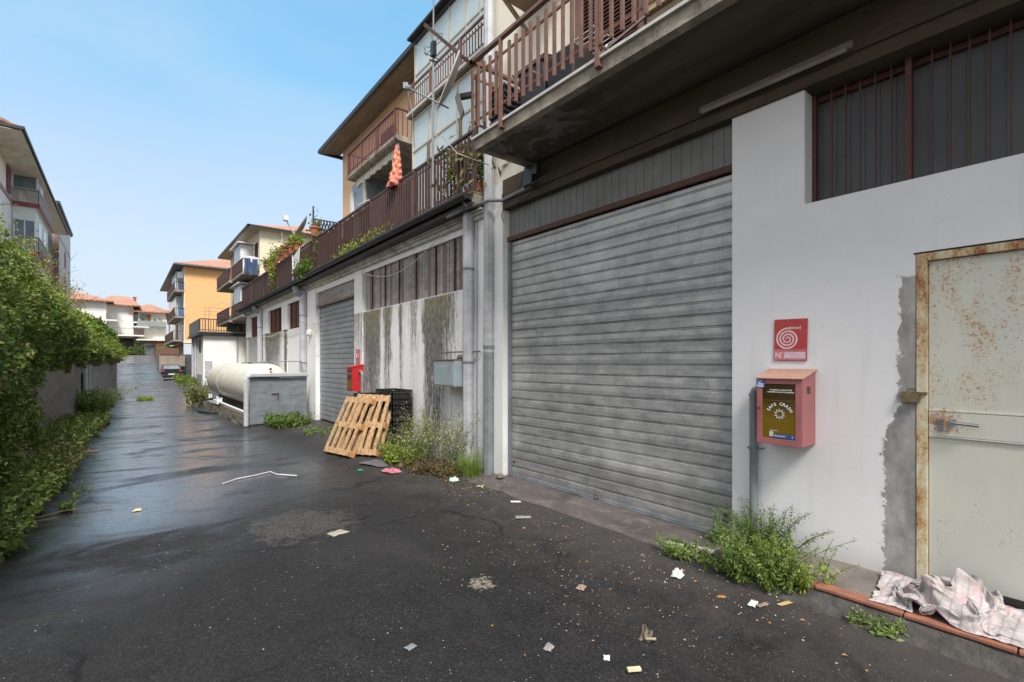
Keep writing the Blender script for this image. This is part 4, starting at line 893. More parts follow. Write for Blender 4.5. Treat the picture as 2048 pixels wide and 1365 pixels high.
O('post', MB().tube([(2.44, 13.86, -.16), (2.44, 13.86, 1.13), (2.47, 13.86, 1.20), (2.55, 13.86, 1.235)], .06, 10), PVC, cg)
O('cross_beam', MB().box(2.52, 3.95, 13.80, 13.92, 1.19, 1.29), PVC, cg, bevel=.02); O('foot', MB().tube([(2.44, 13.86, -.18), (2.44, 13.86, -.05)], .075, 10), DGREYP, cg)

# ================================================================ pallets and crates
def pallet(label, BL, BR, UP, W=.82, Hh=1.05, flip=False):
    BL, BR, UP = Vector(BL), Vector(BR), Vector(UP)
    t = T('wooden_pallet', label, 'pallet', tuple((BL+BR)/2), 'wooden pallets leaning by the stained wall')
    u = (BR-BL).normalized(); v = UP.normalized(); v = (v-u*v.dot(u)).normalized(); n = u.cross(v)
    if n.x > 0: n = -n      # toward the road
    if flip: n0 = n; 
    W = (BR-BL).length
    def bd(name, u0, u1, v0, v1, d0, d1, mat=WOOD):
        c = BL+u*(u0+u1)/2+v*(v0+v1)/2+n*(d0+d1)/2
        O(name, MB().obox(c, u*(u1-u0), v*(v1-v0), n*(d1-d0)), mat, t)
    D = (.10, .122) if not flip else (-.022, 0)
    for k in range(5):                       # deck boards run bottom to top
        a = (W-.076)*k/4; bd('deck_board', a, a+.072+.008*(k % 2), .0, Hh, .122, .144)
    for v0 in (.0, Hh/2-.05, Hh-.10): bd('cross_board', 0, W, v0, v0+.10, .10, .122)
    for v0 in (.0, Hh/2-.05, Hh-.10):
        for u0 in (0, W/2-.05, W-.10): bd('block', u0, u0+.10, v0, v0+.10, .022, .10, WOODO)
    for k in range(3): a = (W-.10)*k/2; bd('skid_board', a, a+.10, 0, Hh, 0, .022)
    return t
pallet('wooden pallet leaning in front, furthest toward the road', (2.90, 8.83, -.07), (3.02, 8.0, -.05), (.44, .10, .93))
pallet('wooden pallet leaning behind another, nearest the weeds', (3.06, 8.35, -.05), (3.34, 7.66, -.02), (.42, .06, .95))
pallet('wooden pallet squeezed between the front pallet and the black crates', (3.14, 8.72, -.04), (3.30, 7.95, -.03), (.38, .08, .96))
def crate(label, x0, x1, y0, y1, z0, z1, n):
    for k in range(n):
        za = z0+(z1-z0)*k/n; zb = z0+(z1-z0)*(k+1)/n-.006
        t = T('plastic_crate', label[k] if isinstance(label, list) else label, 'crate', ((x0+x1)/2, (y0+y1)/2, za), 'black plastic crates stacked behind the pallets')
        m = MB(); th = .012
        m.box(x0, x1, y0, y1, za, za+.015)
        for (a, b, c, d) in ((x0, x0+th, y0, y1), (x1-th, x1, y0, y1), (x0, x1, y0, y0+th), (x0, x1, y1-th, y1)):
            m.box(a, b, c, d, zb-.035, zb); m.box(a, b, c, d, za, za+.05)
            L = max(b-a, d-c); nn = int(L/.055)
            for i in range(nn+1):
                s_ = i/nn
                if b-a > d-c: m.box(a+(b-a-.015)*s_, a+(b-a-.015)*s_+.015, c, d, za, zb)
                else: m.box(a, b, c+(d-c-.015)*s_, c+(d-c-.015)*s_+.015, za, zb)
            m.box(a, b, c, d, (za+zb)/2-.008, (za+zb)/2+.008)
        O('crate_body', m, BLACKP, t)
        O('crate_dark_fill', MB().box(x0+.03, x1-.03, y0+.03, y1-.03, za+.02, zb-.05), DARK, t)  # solid dark block filling the inside of the crate
order = ['lowest', 'second from the ground', 'third from the ground', 'topmost']
crate([f'black plastic crate, {o} in the taller stack nearest the weeds' for o in order], 3.58, 3.96, 7.72, 8.42, -.02, 1.09, 4)
crate([f'black plastic crate, {o} in the lower stack behind the wooden pallets' for o in order], 3.58, 3.96, 8.75, 9.5, -.02, .96, 4)
# ================================================================ far right buildings
# C : small white block with terrace
Cb = T('terrace_annex', 'low white annex with dark terrace railing beyond the long workshop block', 'building', (6, 42, 0))
m = MB(); m.box(4.36, 11, 40, 40.3, -.2, 3.5); m.box(4.36, 4.66, 40.3, 41.1, -.2, 3.5); m.box(4.36, 4.66, 41.1, 43.2, -.2, 2.3); m.box(4.36, 4.66, 43.2, 46.5, -.2, 3.5); m.box(4.36, 4.66, 41.1, 43.2, 3.35, 3.5)
O('wall', m, P_W, Cb); O('plinth', MB().box(4.33, 4.36, 40.6, 46.5, -.2, .75), P_GREY, Cb)
O('window', MB().box(4.42, 4.46, 41.1, 43.2, 2.3, 3.35), BRC, Cb)
O('terrace_slab', MB().box(4.1, 11, 39.7, 46.6, 3.52, 3.78).box(4.0, 4.1, 39.7, 46.6, 3.5, 3.64), GUT, Cb); O('slab_trim', MB().box(4.05, 11, 39.65, 39.7, 3.72, 3.8), CONC, Cb)
m = MB()
for x in [4.15+i*.16 for i in range(42)]: m.box(x-.02, x+.02, 39.75, 39.78, 3.8, 4.62)
m.box(4.12, 11, 39.74, 39.79, 4.62, 4.68); m.box(4.12, 11, 39.74, 39.79, 3.86, 3.9)
O('terrace_railing', m, BLACKP, Cb); O('railing_screen', MB().box(4.10, 4.13, 39.75, 46.5, 3.78, 4.66), BLACKP, Cb)
O('drainpipe', MB().tube([(6.45, 39.93, 0), (6.45, 39.93, 3.5)], .05, 6), PVC, Cb); O('drainpipe', MB().tube([(4.27, 43.6, -.1), (4.27, 43.6, 3.5)], .09, 6).tube([(4.27, 45.4, -.1), (4.27, 45.4, 3.5)], .11, 6), PVC, Cb)
O('meter_cabinet', MB().box(4.45, 4.86, 39.9, 40, .6, 1.72), PVC, Cb)
m = MB()
for x in (4.5, 4.75, 6.9, 7.1): m.tube([(x, 40.4, 3.8), (x, 40.4, 5.5)], .02, 4)
for z in (5.0, 5.25, 5.5): m.tube([(4.5, 40.4, z), (7.1, 40.4, z)], .012, 3)
m.tube([(4.75, 40.4, 5.5), (5.6, 40.4, 5.95), (7, 40.4, 5.4)], .015, 4)
O('drying_frame', m, PIPE, Cb); O('terrace_clutter', MB().box(6.0, 6.5, 41, 41.6, 3.8, 5.1).box(6.9, 7.3, 41, 41.6, 3.8, 5.3).box(7.5, 8.2, 41.2, 42, 3.8, 4.9), M('sage_fabric', (.18, .22, .20), .8), Cb)
# D : orange building
D = T('orange_building', 'orange gabled apartment building with brown balconies behind the parked car', 'building', (8, 64, 0))
m = MB(); m.box(4.92, 14, 60, 82, 3.75, 11.6); O('wall', m, P_ORANGE, D)
O('side_wall', MB().box(4.88, 4.92, 60.02, 82, 3.75, 11.6), P_OFFW, D)
O('pillar', MB().box(4.85, 5.55, 59.98, 60.6, -.1, 3.7), M('pale_blue_grey_paint', (.55, .59, .61), .8, .1), D); O('pillar_base', MB().box(4.82, 5.58, 59.94, 60.62, -.1, .85), M('sage_paint', (.33, .40, .36), .8, .1), D)
O('moulding', MB().box(4.8, 8, 59.9, 60, 3.66, 3.82), P_OFFW, D); O('ground_floor', MB().box(5.55, 14, 60.4, 82, 0, 3.7), P_GREY, D); O('garage_door', MB().box(5.6, 6.6, 60.3, 60.4, 0, 2.2), DARK, D)
rf = MB(); rf.add([(4.0, 59.3, 11.75), (4.0, 83, 11.75), (9.5, 83, 13.9), (9.5, 66, 13.9), (15, 59.3, 11.75), (15, 83, 11.75)], [(0, 1, 2, 3), (0, 3, 4), (3, 2, 5, 4)])
rf.box(4.0, 15, 59.3, 83, 11.68, 11.745)
O('roof', rf, TILE, D); O('eave', MB().box(3.92, 15, 59.22, 83, 11.55, 11.68), M('grey_eave', (.12, .12, .12), .7), D)
def balcony(B, x0, x1, y0, y1, z, h=.95, mat=DBROWN, endmat=None, slab=None, sp_=.16):
    s_ = O('balcony', MB().box(x0, x1, y0, y1, z-.16, z), slab or CONC, B)
    m = MB(); m.box(x0, x0+.05, y0, y1, z+h-.05, z+h); m.box(x0, x1, y0, y0+.05, z+h-.05, z+h); m.box(x0, x0+.03, y0, y1, z+.08, z+.12); m.box(x0, x1, y0, y0+.03, z+.08, z+.12)
    y = y0
    while y < y1: m.box(x0, x0+.03, y, y+.035, z, z+h); y += sp_
    x = x0
    while x < x1: m.box(x, x+.03, y0, y0+.03, z, z+h); x += sp_
    O('railing', m, mat, s_)
    if endmat: O('screen', MB().box(x0+.35, x1-.02, y0+.05, y0+.07, z+.1, z+h-.02), endmat, s_)
    return s_
BLS = M('blue_screen_cloth', (.10, .20, .42), .7); BLS2 = M('navy_screen', (.06, .10, .17), .7)
balcony(D, 4.05, 4.9, 60.0, 71, 9.05, .9, DBROWN, BLS2); balcony(D, 4.05, 4.9, 60.0, 71, 6.35, .9, DBROWN, BLS); balcony(D, 3.95, 4.9, 60.3, 73, 3.95, .95, DBROWN)
for z in (9.15, 6.45, 4.05):
    O('window', MB().box(4.84, 4.88, 61, 62.4, z, z+1.9), GLB, D); O('window', MB().box(4.84, 4.88, 64, 66, z, z+1.9), WALU, D); O('shutter', MB().box(4.82, 4.86, 67.5, 69, z, z+1.9), DBROWN, D)
O('veranda', MB().box(4.35, 4.88, 62.5, 68, 9.1, 11.3), GLASSP, D); O('veranda', MB().box(4.35, 4.88, 62.5, 68, 6.4, 8.7), GLASSP, D)
O('air_conditioner', MB().box(4.4, 4.85, 60.4, 61.2, 10.4, 11.0), WALU, D)
# retaining wall and little terrace behind the car
O('retaining_wall', MB().box(2.74, 4.85, 58.85, 59.15, -.2, 2.32), M('tan_render', (.30, .235, .18), .9, .25, 2, dirt=.4), loc=(3.8, 59, 0), label='tan rendered retaining wall behind the parked car', cat='wall')
O('fence', MB().box(2.7, 4.3, 58.8, 58.86, 2.4, 3.0).box(2.7, 4.3, 58.8, 58.9, 3.0, 3.06).box(4.22, 4.3, 58.75, 58.9, 2.3, 3.1), BROWN, loc=(3.5, 58.8, 2.4), label='brown fence on top of the tan retaining wall', cat='fence')
def foliage(name, pts, size, mat, parent=None, asp=.55, up=.3, **kw):
    pts = np.asarray(pts, float); N = len(pts); size = np.broadcast_to(np.asarray(size, float), (N,))
    d = rng.normal(size=(N, 3)); d[:, 2] -= .25; d /= np.linalg.norm(d, axis=1)[:, None]
    n = rng.normal(size=(N, 3)); n[:, 2] += up*4; a = np.cross(d, n); a /= np.linalg.norm(a, axis=1)[:, None]+1e-9
    nn = np.cross(a, d); s_ = size[:, None]; wv = a*s_*asp*.5
    V = np.empty((N, 4, 3)); V[:, 0] = pts; V[:, 1] = pts+d*s_*.45+wv+nn*s_*.08; V[:, 2] = pts+d*s_; V[:, 3] = pts+d*s_*.45-wv+nn*s_*.08
    if parent is not None: L = np.array(LOC[parent.name])
    else: L = np.array(kw.get('loc', pts.mean(0)))
    V -= L
    me = bpy.data.meshes.new(name); me.vertices.add(N*4); me.vertices.foreach_set('co', V.reshape(-1))
    me.loops.add(N*4); me.loops.foreach_set('vertex_index', np.arange(N*4)); me.polygons.add(N)
    me.polygons.foreach_set('loop_start', np.arange(N)*4); me.polygons.foreach_set('loop_total', np.full(N, 4))
    me.materials.append(mat); me.update(calc_edges=True)
    o = bpy.data.objects.new(name, me); C.objects.link(o)
    if parent is not None: o.parent = parent
    else: o.location = L
    LOC[o.name] = Vector(L); props(o, kw.get('label'), kw.get('cat'), kw.get('group'), kw.get('kind')); return o
# E : cream building
E_ = T('cream_building', 'cream apartment building with jeans hung on its balcony beyond the terrace', 'building', (10, 38, 0))
m = MB(); m.box(6.95, 14, 35, 46, 0, 10.4); O('wall', m, P_YEL, E_)
rf = MB(); rf.add([(6.25, 34.6, 10.42), (6.25, 47, 10.42), (10.4, 47, 12.0), (10.4, 39, 12.0), (15, 34.6, 10.42), (15, 47, 10.42)], [(0, 1, 2, 3), (0, 3, 4), (3, 2, 5, 4)]); rf.box(6.25, 15, 34.6, 47, 10.36, 10.415)
O('roof', rf, TILE, E_); O('eave_soffit', MB().box(6.25, 15, 34.62, 47, 10.3, 10.36), M('beige_soffit', (.42, .36, .28), .8), E_); O('roof_gutter', MB().box(6.15, 6.25, 34.5, 47, 10.3, 10.44).box(6.15, 15, 34.5, 34.6, 10.3, 10.44), GUT, E_)
for z in (7.45, 4.7):
    balcony(E_, 5.95, 6.95, 35.1, 38.8, z, .88, DBROWN)
    balcony(E_, 5.75, 6.95, 38.8, 44.5, z-.1, .88, DBROWN)
    O('railing_screen', MB().box(5.97, 5.99, 35.2, 38.8, z+.05, z+.82), REED, E_)
    O('veranda', MB().box(6.2, 6.95, 37.2, 39.6, z, z+2.2), WALU, E_)
    for k in range(3): O('pane', MB().box(6.18, 6.2, 37.35+k*.75, 37.95+k*.75, z+.95, z+2.0), GLB, E_)
    O('awning', MB().box(6.0, 6.95, 36.9, 40.2, z+2.25, z+2.33), WALU, E_)
    O('window', MB().box(6.90, 6.95, 35.5, 36.3, z+.9, z+2.1), DARK, E_)
O('tan_wall', MB().box(6.9, 6.949, 35.02, 44, 4.7, 7.3), M('tan_brick_render', (.45, .33, .2), .9, .2), E_)
O('window', MB().box(6.86, 6.9, 35.8, 37.0, 5.0, 7.0), GLB, E_)
O('drainpipe', MB().tube([(8.3, 34.95, 4), (8.3, 34.95, 9.9), (8.2, 34.7, 10.3)], .06, 6), P_OFFW, E_)
JE = M('blue_denim', (.045, .08, .16), .9, .25, 8); WC = M('white_cloth', (.62, .62, .66), .9)
t = T('laundry', 'blue jeans and a white cloth hung over the cream building balcony end', 'laundry', (6.5, 35, 7.7))
O('jeans', MB().grid(lambda u, v: (6.05+.35*u+.02*math.sin(v*5), 35.0+.04*math.sin(u*12), 8.32-.95*v), [i/8 for i in range(9)], [i/6 for i in range(7)]).grid(lambda u, v: (6.45+.38*u, 35.0+.04*math.sin(u*12+1), 8.30-1.0*v), [i/8 for i in range(9)], [i/6 for i in range(7)]), JE, t)
O('cloth', MB().grid(lambda u, v: (6.02+.9*u, 35.03+.03*math.sin(u*9), 8.42-.4*v+.08*math.sin(u*3)), [i/10 for i in range(11)], [0, .5, 1]), WC, t)
O('frame', MB().tube([(6.0, 35.02, 8.35), (6.95, 35.02, 8.38)], .015, 5), WALU, t)
# ================================================================ F : far white building on the raised street
zf = 2.45
F_ = T('far_white_building', 'white apartment building with red tiled roofs at the top of the ramp', 'building', (0, 80, zf))
m = MB(); m.box(-9, -1.65, 78, 90, zf, 9.2); m.box(-1.65, 1.0, 79.3, 90, zf+2.4, 9.0); m.box(1.0, 1.5, 81, 90, zf+2, 8.8); m.box(1.5, 4.45, 79.6, 90, zf+2.1, 8.25)
O('wall', m, P_OFFW, F_)
O('ground_floor', MB().box(-1.65, 6, 82, 90, zf, 4.9), P_OFFW, F_)
def hip(x0, x1, y0, y1, z, h, run):
    m = MB(); xm = run
    m.add([(x0, y0, z), (x1, y0, z), (x1, y1, z), (x0, y1, z), (x0+xm, (y0+y1)/2, z+h), (x1-xm, (y0+y1)/2, z+h)], [(0, 1, 5, 4), (1, 2, 5), (2, 3, 4, 5), (3, 0, 4)]); m.box(x0, x1, y0, y1, z-.12, z-.01); return m
for a in ((-9.8, -.95, 77.2, 91, 9.25, 1.7, 4.2), (-2.6, 1.75, 78.5, 91, 8.98, 1.7, 1.2), (.4, 5.2, 78.9, 91, 8.32, 1.5, 2.2)): O('roof', hip(*a), TILE, F_)
O('chimney', MB().box(1.0, 1.35, 82, 82.4, 9.6, 10.35).box(.95, 1.4, 81.95, 82.45, 10.35, 10.42), M('brick_red', (.35, .10, .06), .8), F_)
balcony(F_, -1.65, -.6, 77.4, 79.3, 6.95, .85, PIPE, None, P_OFFW); balcony(F_, -1.9, 2.1, 78.0, 79.6, 5.15, .85, PIPE, None, P_OFFW); balcony(F_, .95, 1.6, 78.8, 81, 6.9, .85, PIPE, None, P_OFFW)
s_ = O('balcony_parapet', MB().box(1.4, 4.4, 78.6, 78.75, 6.5, 7.05).box(1.3, 4.45, 78.5, 79.6, 6.35, 6.5), M('grey_green_parapet', (.25, .28, .27), .8), F_)
for k in range(4): foliage('balcony_plant', rng.normal(size=(60, 3))*[.12, .12, .12]+[2.0+k*.6, 78.8, 7.25], .15, L_DARKG, F_)
O('awning', MB().box(.9, 2.6, 78.3, 79.6, 6.15, 6.3), WALU, F_); O('window', MB().box(1.6, 2.4, 79.55, 79.6, 7.0, 8.0), GLB, F_); O('shutter', MB().box(2.45, 2.8, 79.5, 79.6, 6.9, 7.95), M('red_shutter', (.40, .09, .05), .7), F_)
O('window', MB().box(1.0, 2.1, 79.5, 79.6, 5.2, 6.1), M('brown_window', (.22, .12, .07), .7), F_)
O('canopy', MB().box(1.3, 4.5, 78.2, 82, 4.5, 4.65), P_OFFW, F_)
O('porch_shadow_wall', MB().box(-1.5, 1.0, 81.9, 82, zf, 4.7), M('brown_porch_shade', (.07, .055, .05), .9), F_)  # porch shadow put into this wall's dark brown colour
O('gate', MB().box(-.3, .9, 80.5, 80.6, zf+.6, 4.5), DGREYP, F_)
m = MB()
for x in (2.2, 2.5, 2.8, 3.0): m.box(x, x+.18, 79.0, 79.1, zf+.1, 3.95)
O('gate', m, M('slate_blue_gate', (.13, .14, .19), .6), F_); O('gate_wall', MB().box(2.1, 3.2, 79.3, 79.5, zf, 4.1), P_OFFW, F_); O('brown_door', MB().box(3.25, 4.3, 78.5, 78.6, zf-.1, 4.5), M('brown_gate', (.15, .055, .04), .8), F_)
for k, (x, y, r_, h_) in enumerate(((-.9, 77.5, .5, 1.3), (.1, 77.2, .55, 1.0), (1.2, 77.3, .6, 1.5), (1.9, 77.6, .3, .9), (4.0, 74, .7, 1.6))):
    t = T('shrub', ['dark shrub at the left of the far gate', 'low shrub in front of the far dark gate', 'taller green shrub before the far white building', 'small shrub beside the slate gate', 'green shrub above the brown fence'][k], 'shrub', (x, y, zf))
    foliage('foliage', rng.normal(size=(260, 3))*[r_*.45, r_*.45, h_*.28]+[x, y, zf+h_*.5], .22, L_DARKG if k != 4 else L_BRIGHT, t); O('stem', MB().tube([(x, y, zf-.1), (x, y, zf+h_*.6)], .04, 5), STEM, t)
# ================================================================ G : building high on the left
Gb = T('left_apartment_building', 'pale apartment building with glazed balconies high behind the hedge on the left', 'building', (-8, 42, 0))
m = MB(); m.box(-14, -4.3, 20, 58, 0, 11.6)
O('wall', m, P_ROSE, Gb)
O('string_course', MB().box(-4.3, -4.27, 20, 34, 9.4, 9.62), M('rosy_band', (.38, .25, .22), .8), Gb)
O('corner_pilaster', MB().box(-4.3, -4.26, 29.5, 30.2, 0, 11.4), M('rosy_band', (.38, .25, .22), .8), Gb)
m = MB(); m.box(-14, -3.78, 49, 59.5, 0, 13.3); O('stair_block', m, P_GREY, Gb); O('block_face', MB().box(-3.785, -3.765, 49.3, 59.45, 0, 13.25), M('pale_grey_render', (.58, .55, .53), .85, .15), Gb)
O('pilaster', MB().box(-3.95, -3.74, 48.85, 49.25, 0, 13.2), M('rosy_brown_trim', (.22, .13, .11), .8), Gb)
for z in (12.2, 9.4, 7.3): O('window', MB().box(-3.78, -3.75, 53.6, 55.0, z, z+1.3), M('rust_red_shutter', (.22, .07, .05), .7), Gb)
O('band', MB().box(-3.78, -3.755, 49.3, 59.5, 10.95, 11.15), P_GREY, Gb)
rf = MB(); rf.prism([(-3.2, 10.95), (-3.2, 11.05), (-9, 13.2), (-14.5, 11.05), (-14.5, 10.95), (-9, 13.0)], 'y', 27.5, 48)
O('roof', rf, TILE, Gb); O('roof_gutter', MB().box(-3.2, -3.10, 27.4, 48, 10.94, 11.06).box(-14, -3.1, 27.42, 27.5, 10.94, 11.06).box(-3.72, -3.62, 48.4, 60, 13.2, 13.42).box(-14, -3.62, 59.9, 60, 13.2, 13.42).box(-14, -3.62, 48.3, 48.4, 13.2, 13.42), GUT, Gb)
O('eave_soffit', MB().box(-4.3, -3.2, 27.6, 48, 10.9, 10.94), M('cream_soffit', (.74, .66, .55), .8), Gb); O('block_roof', MB().box(-14, -3.7, 48.4, 60, 13.12, 13.2), GUT, Gb)
RED = M('dull_red_fascia', (.28, .07, .06), .7, .15)
def gbal(z, glaz, ytop):
    s_ = O('balcony', MB().box(-4.3, -3.33, 34, 39.7, z-.22, z), P_OFFW, Gb); O('fascia', MB().box(-4.3, -3.32, 33.95, 34, z-.24, z-.02).box(-3.33, -3.29, 33.95, 39.75, z-.24, z-.02), RED, s_)
    m = MB()
    for k in range(13): x = -4.28+k*.077; m.box(x, x+.035, 34.0, 34.03, z, z+.66)
    for k in range(48): y = 34.0+k*.118; m.box(-3.36, -3.33, y, y+.035, z, z+.66)
    m.box(-4.3, -3.31, 33.98, 34.04, z+.64, z+.7); m.box(-3.38, -3.31, 34, 39.7, z+.64, z+.7)
    O('railing', m, M('grey_railing', (.40, .38, .36), .6), s_)
gbal(9.6, True, 0); gbal(7.2, True, 0)
vg = O('veranda', MB().box(-4.28, -3.42, 34.12, 34.14, 10.2, 11.4), GLB, Gb); O('frame', MB().box(-4.30, -4.24, 34.08, 34.12, 9.6, 11.5).box(-3.44, -3.36, 34.06, 34.12, 9.6, 11.5).box(-4.3, -3.4, 34.08, 34.12, 10.95, 11.01).box(-3.42, -3.36, 34.1, 37.4, 11.2, 11.3).box(-3.42, -3.38, 35.2, 36.2, 9.7, 11.2), WALU, vg); O('side_panes', MB().box(-3.41, -3.39, 34.2, 35.2, 10.3, 11.2), GLASSP, vg)
vg = O('veranda', MB().box(-4.28, -3.45, 34.05, 39, 7.2, 9.38), P_OFFW, Gb); O('pane', MB().box(-4.2, -3.87, 34.03, 34.045, 7.85, 8.7), GLB, vg); O('pane', MB().box(-3.82, -3.5, 34.03, 34.045, 7.85, 8.7), GLB, vg); O('frame', MB().box(-4.24, -3.46, 34.0, 34.03, 8.68, 8.74).box(-4.24, -4.19, 34.0, 34.03, 7.2, 8.7).box(-3.87, -3.82, 34, 34.03, 7.2, 8.7).box(-3.5, -3.45, 34, 34.03, 7.2, 8.7), WALU, vg)
O('pane', MB().box(-3.449, -3.435, 35, 36, 7.9, 8.9), GLB, vg); O('pane', MB().box(-3.449, -3.435, 37, 38, 7.9, 8.9), GLB, vg)
O('window', MB().box(-4.28, -4.25, 32.6, 33.5, 9.7, 11.2), M('rust_red_shutter', (.22, .07, .05), .7), Gb)
O('lower_veranda', MB().box(-4.28, -3.5, 36, 39.5, 4.5, 6.9), WALU, Gb)
# ================================================================ left boundary wall
def lx(y): return -1.36+(y-13.66)*.0309
lw = MB().grid(lambda v, y: (lx(y)+.004*fnoise(y*2, v*3), y, -.25+v*2.1+.02*fnoise(y, 4)*(v > .9)), [0, .2, .4, .6, .8, 1], [4+i*.5 for i in range(84)])
for y in range(4, 46, 6): lw.box(lx(y)-.25, lx(y)-.01, y, y+6.02, -.3, 1.82)
WL = T('boundary_wall', 'old stained concrete boundary wall on the left under the hedge', 'wall', (-1.2, 20, 0))
O('wall', lw, OLDWALL, WL); O('end_face', MB().box(lx(45)-.3, lx(45)+.02, 45.5, 45.7, -.2, 2.0), OLDWALL, WL)
GT = T('service_gate', 'narrow grey metal gate with two posts in the left boundary wall', 'gate', (lx(22.8), 22.8, -.1))
O('post', MB().box(lx(22.3)+.0, lx(22.3)+.10, 22.05, 22.35, -.15, 1.62), PVC, GT); O('post', MB().box(lx(23.7)+.0, lx(23.7)+.1, 23.55, 23.8, -.15, 1.55), PVC, GT); O('leaf', MB().box(lx(23)+.02, lx(23)+.05, 22.35, 23.55, -.05, 1.45), M('weathered_grey_door', (.28, .29, .30), .7), GT)
O('dark_sheet', MB().box(lx(22)+.02, lx(22)+.04, 21.7, 22.05, -.1, 1.2), DARK, GT)  # flat dark sheet beside the post, no opening behind it
# ================================================================ vegetation on the left
def fbm(y, z, s_, o=0): return np.array([fnoise(a*s_, b*s_, o) for a, b in zip(y, z)])
def hedge(name, label, y0, y1, ztop, N, size, mat, depth=.9, xoff=.15, zlow=1.5, low_y=14, bulge=.30, seed=0, parts=None):
    t = T(name, label, 'hedge' if 'hedge' in name else 'bush', (lx((y0+y1)/2)-.4, (y0+y1)/2, 0))
    y = rng.uniform(y0, y1, N); v = rng.uniform(0, 1, N)
    zl = np.where(y < low_y, -.05, zlow+.25*fbm(y, y*0, 1.1, 3+seed))
    zt = ztop(y)+.45*fbm(y, y*0, .9, 7+seed)+.2*fbm(y, y*0, 3.1, 9+seed)
    z = zl+(zt-zl)*v
    e = np.clip(1-(v-.55)/.45, 0, 1)**.5                        # rounds the top back
    nf = fbm(y, z, 1.0, 11+seed)*.38+fbm(y, z, 2.7, 5+seed)*.22
    back = np.abs(rng.normal(size=N))*.16
    X = lx(y)+xoff+(nf+.12)*1.0-(1-e)*depth-back+bulge*np.sin(np.clip(v, 0, 1)*math.pi)*.5
    X = np.maximum(X, lx(y)-2.6)
    # gaps between leaf clumps
    gp = fbm(y+X, z, 2.3, 21+seed)+.5*fbm(y, z+X, 5.5, 23+seed); keep = gp > -.13
    pts = np.stack([X, y, z], 1)[keep]
    # top cover going back
    K = N//3; yy = rng.uniform(y0, y1, K); q = rng.uniform(0, 1, K); zt2 = ztop(yy)+.45*fbm(yy, yy*0, .9, 7+seed)
    top = np.stack([lx(yy)-q*2.2, yy, zt2-.1+.25*fbm(yy, q*3, 1.7, 31+seed)-np.abs(rng.normal(size=K))*.2-.25*q], 1)
    pts = np.concatenate([pts, top]); sz = size*rng.uniform(.6, 1.35, len(pts))
    for i, m_ in enumerate(mat):
        sel = (np.arange(len(pts))*7919 % 1000)/1000
        f = fbm(pts[:, 1], pts[:, 2], .8, 41+seed)*.9+.42+rng.normal(size=len(pts))*.18+.22*np.clip((pts[:, 2]-1.2)/2.5, -.4, 1)
        idx = (f*len(mat)).astype(int).clip(0, len(mat)-1) == i
        if idx.sum(): foliage('foliage', pts[idx], sz[idx], m_, t, asp=.62)
    tm = MB()
    for k in range(int((y1-y0)*3)):
        a = random.uniform(y0, y1); b = a+random.uniform(-.8, .8); z2 = float(ztop(np.array([a]))[0])*random.uniform(.6, .98)
        if a > low_y-.5: continue
        pp = [(lx(a)+.02, a, 0)] + [(lx(a)+xoff*.6+.2*fnoise(a, j, 2), a+(b-a)*j/5+.1*fnoise(a, j, 8), z2*j/5) for j in range(1, 6)]
        tm.tube(pp, [.014-.002*j for j in range(6)], 4)
    O('stem', tm, TWIG, t)
    ts = MB(); LP_ = []; LS_ = []
    for k in range(int((y1-y0)*(26 if y0 < 15 else 12))):
        a = random.uniform(y0, y1); q = random.random()**.6; zt_ = float(ztop(np.array([a]))[0]); zz = .3+(zt_-.1)*q if a < low_y else 1.5+(zt_-1.4)*q
        L_ = random.uniform(.25, .75)*(1+.02*y0); b = Vector((lx(a)+xoff-.05-(.45 if q > .8 else 0), a, zz)); d = Vector((random.uniform(.2, 1) if q < .8 else random.uniform(-.3, .5), random.uniform(-.8, .4), random.uniform(.0, 1.1))).normalized()
        P = [b+d*L_*j/5+Vector((0, 0, -.22*L_*(j/5)**2)) for j in range(6)]; ts.tube(P, [.006-.0009*j for j in range(6)], 3, cap=False)
        for j in range(18):
            r_ = random.uniform(.3, 1); i_ = min(4, int(r_*5)); LP_.append(P[i_].lerp(P[i_+1], r_*5-i_)+Vector((random.gauss(0, .02), random.gauss(0, .02), random.gauss(0, .02)))); LS_.append(size*random.uniform(.6, 1.2)*(1.2-.5*r_))
    O('shoot_stem', ts, STEM, t); foliage('shoot_leaves', LP_, LS_, L_YWEED if seed else L_WEED, t, asp=.5)
    return t
zt_near = lambda y: 3.75+.0*y
hedge('ivy_hedge', 'tall tangled ivy hedge nearest the camera on the left', 3.0, 10.5, lambda y: 3.55+0*y, 80000, .058, [L_DARKG, L_IVY, L_OLIVE, L_BRIGHT], xoff=.18, seed=0)
hedge('climbing_hedge', 'dense hedge spilling over the left boundary wall in the middle', 10.3, 18.5, lambda y: 3.72-.05*(y-10.3), 60000, .078, [L_DARKG, L_IVY, L_OLIVE, L_BRIGHT], xoff=-.02, low_y=11.6, zlow=1.45, seed=5)
hedge('olive_hedge', 'brownish olive hedge hanging over the wall around the grey gate', 18.3, 31, lambda y: 3.15-.045*(y-18), 42000, .115, [L_OLIVE, L_IVY, L_OLIVE, L_BRIGHT], xoff=-.08, zlow=1.55, low_y=0, seed=9)
hedge('autumn_hedge', 'orange tinged hedge at the far end of the left boundary wall', 31, 45, lambda y: 2.6-.015*(y-31), 26000, .17, [L_OLIVE, L_ORANGE, L_IVY], xoff=-.05, zlow=1.7, low_y=0, seed=14)
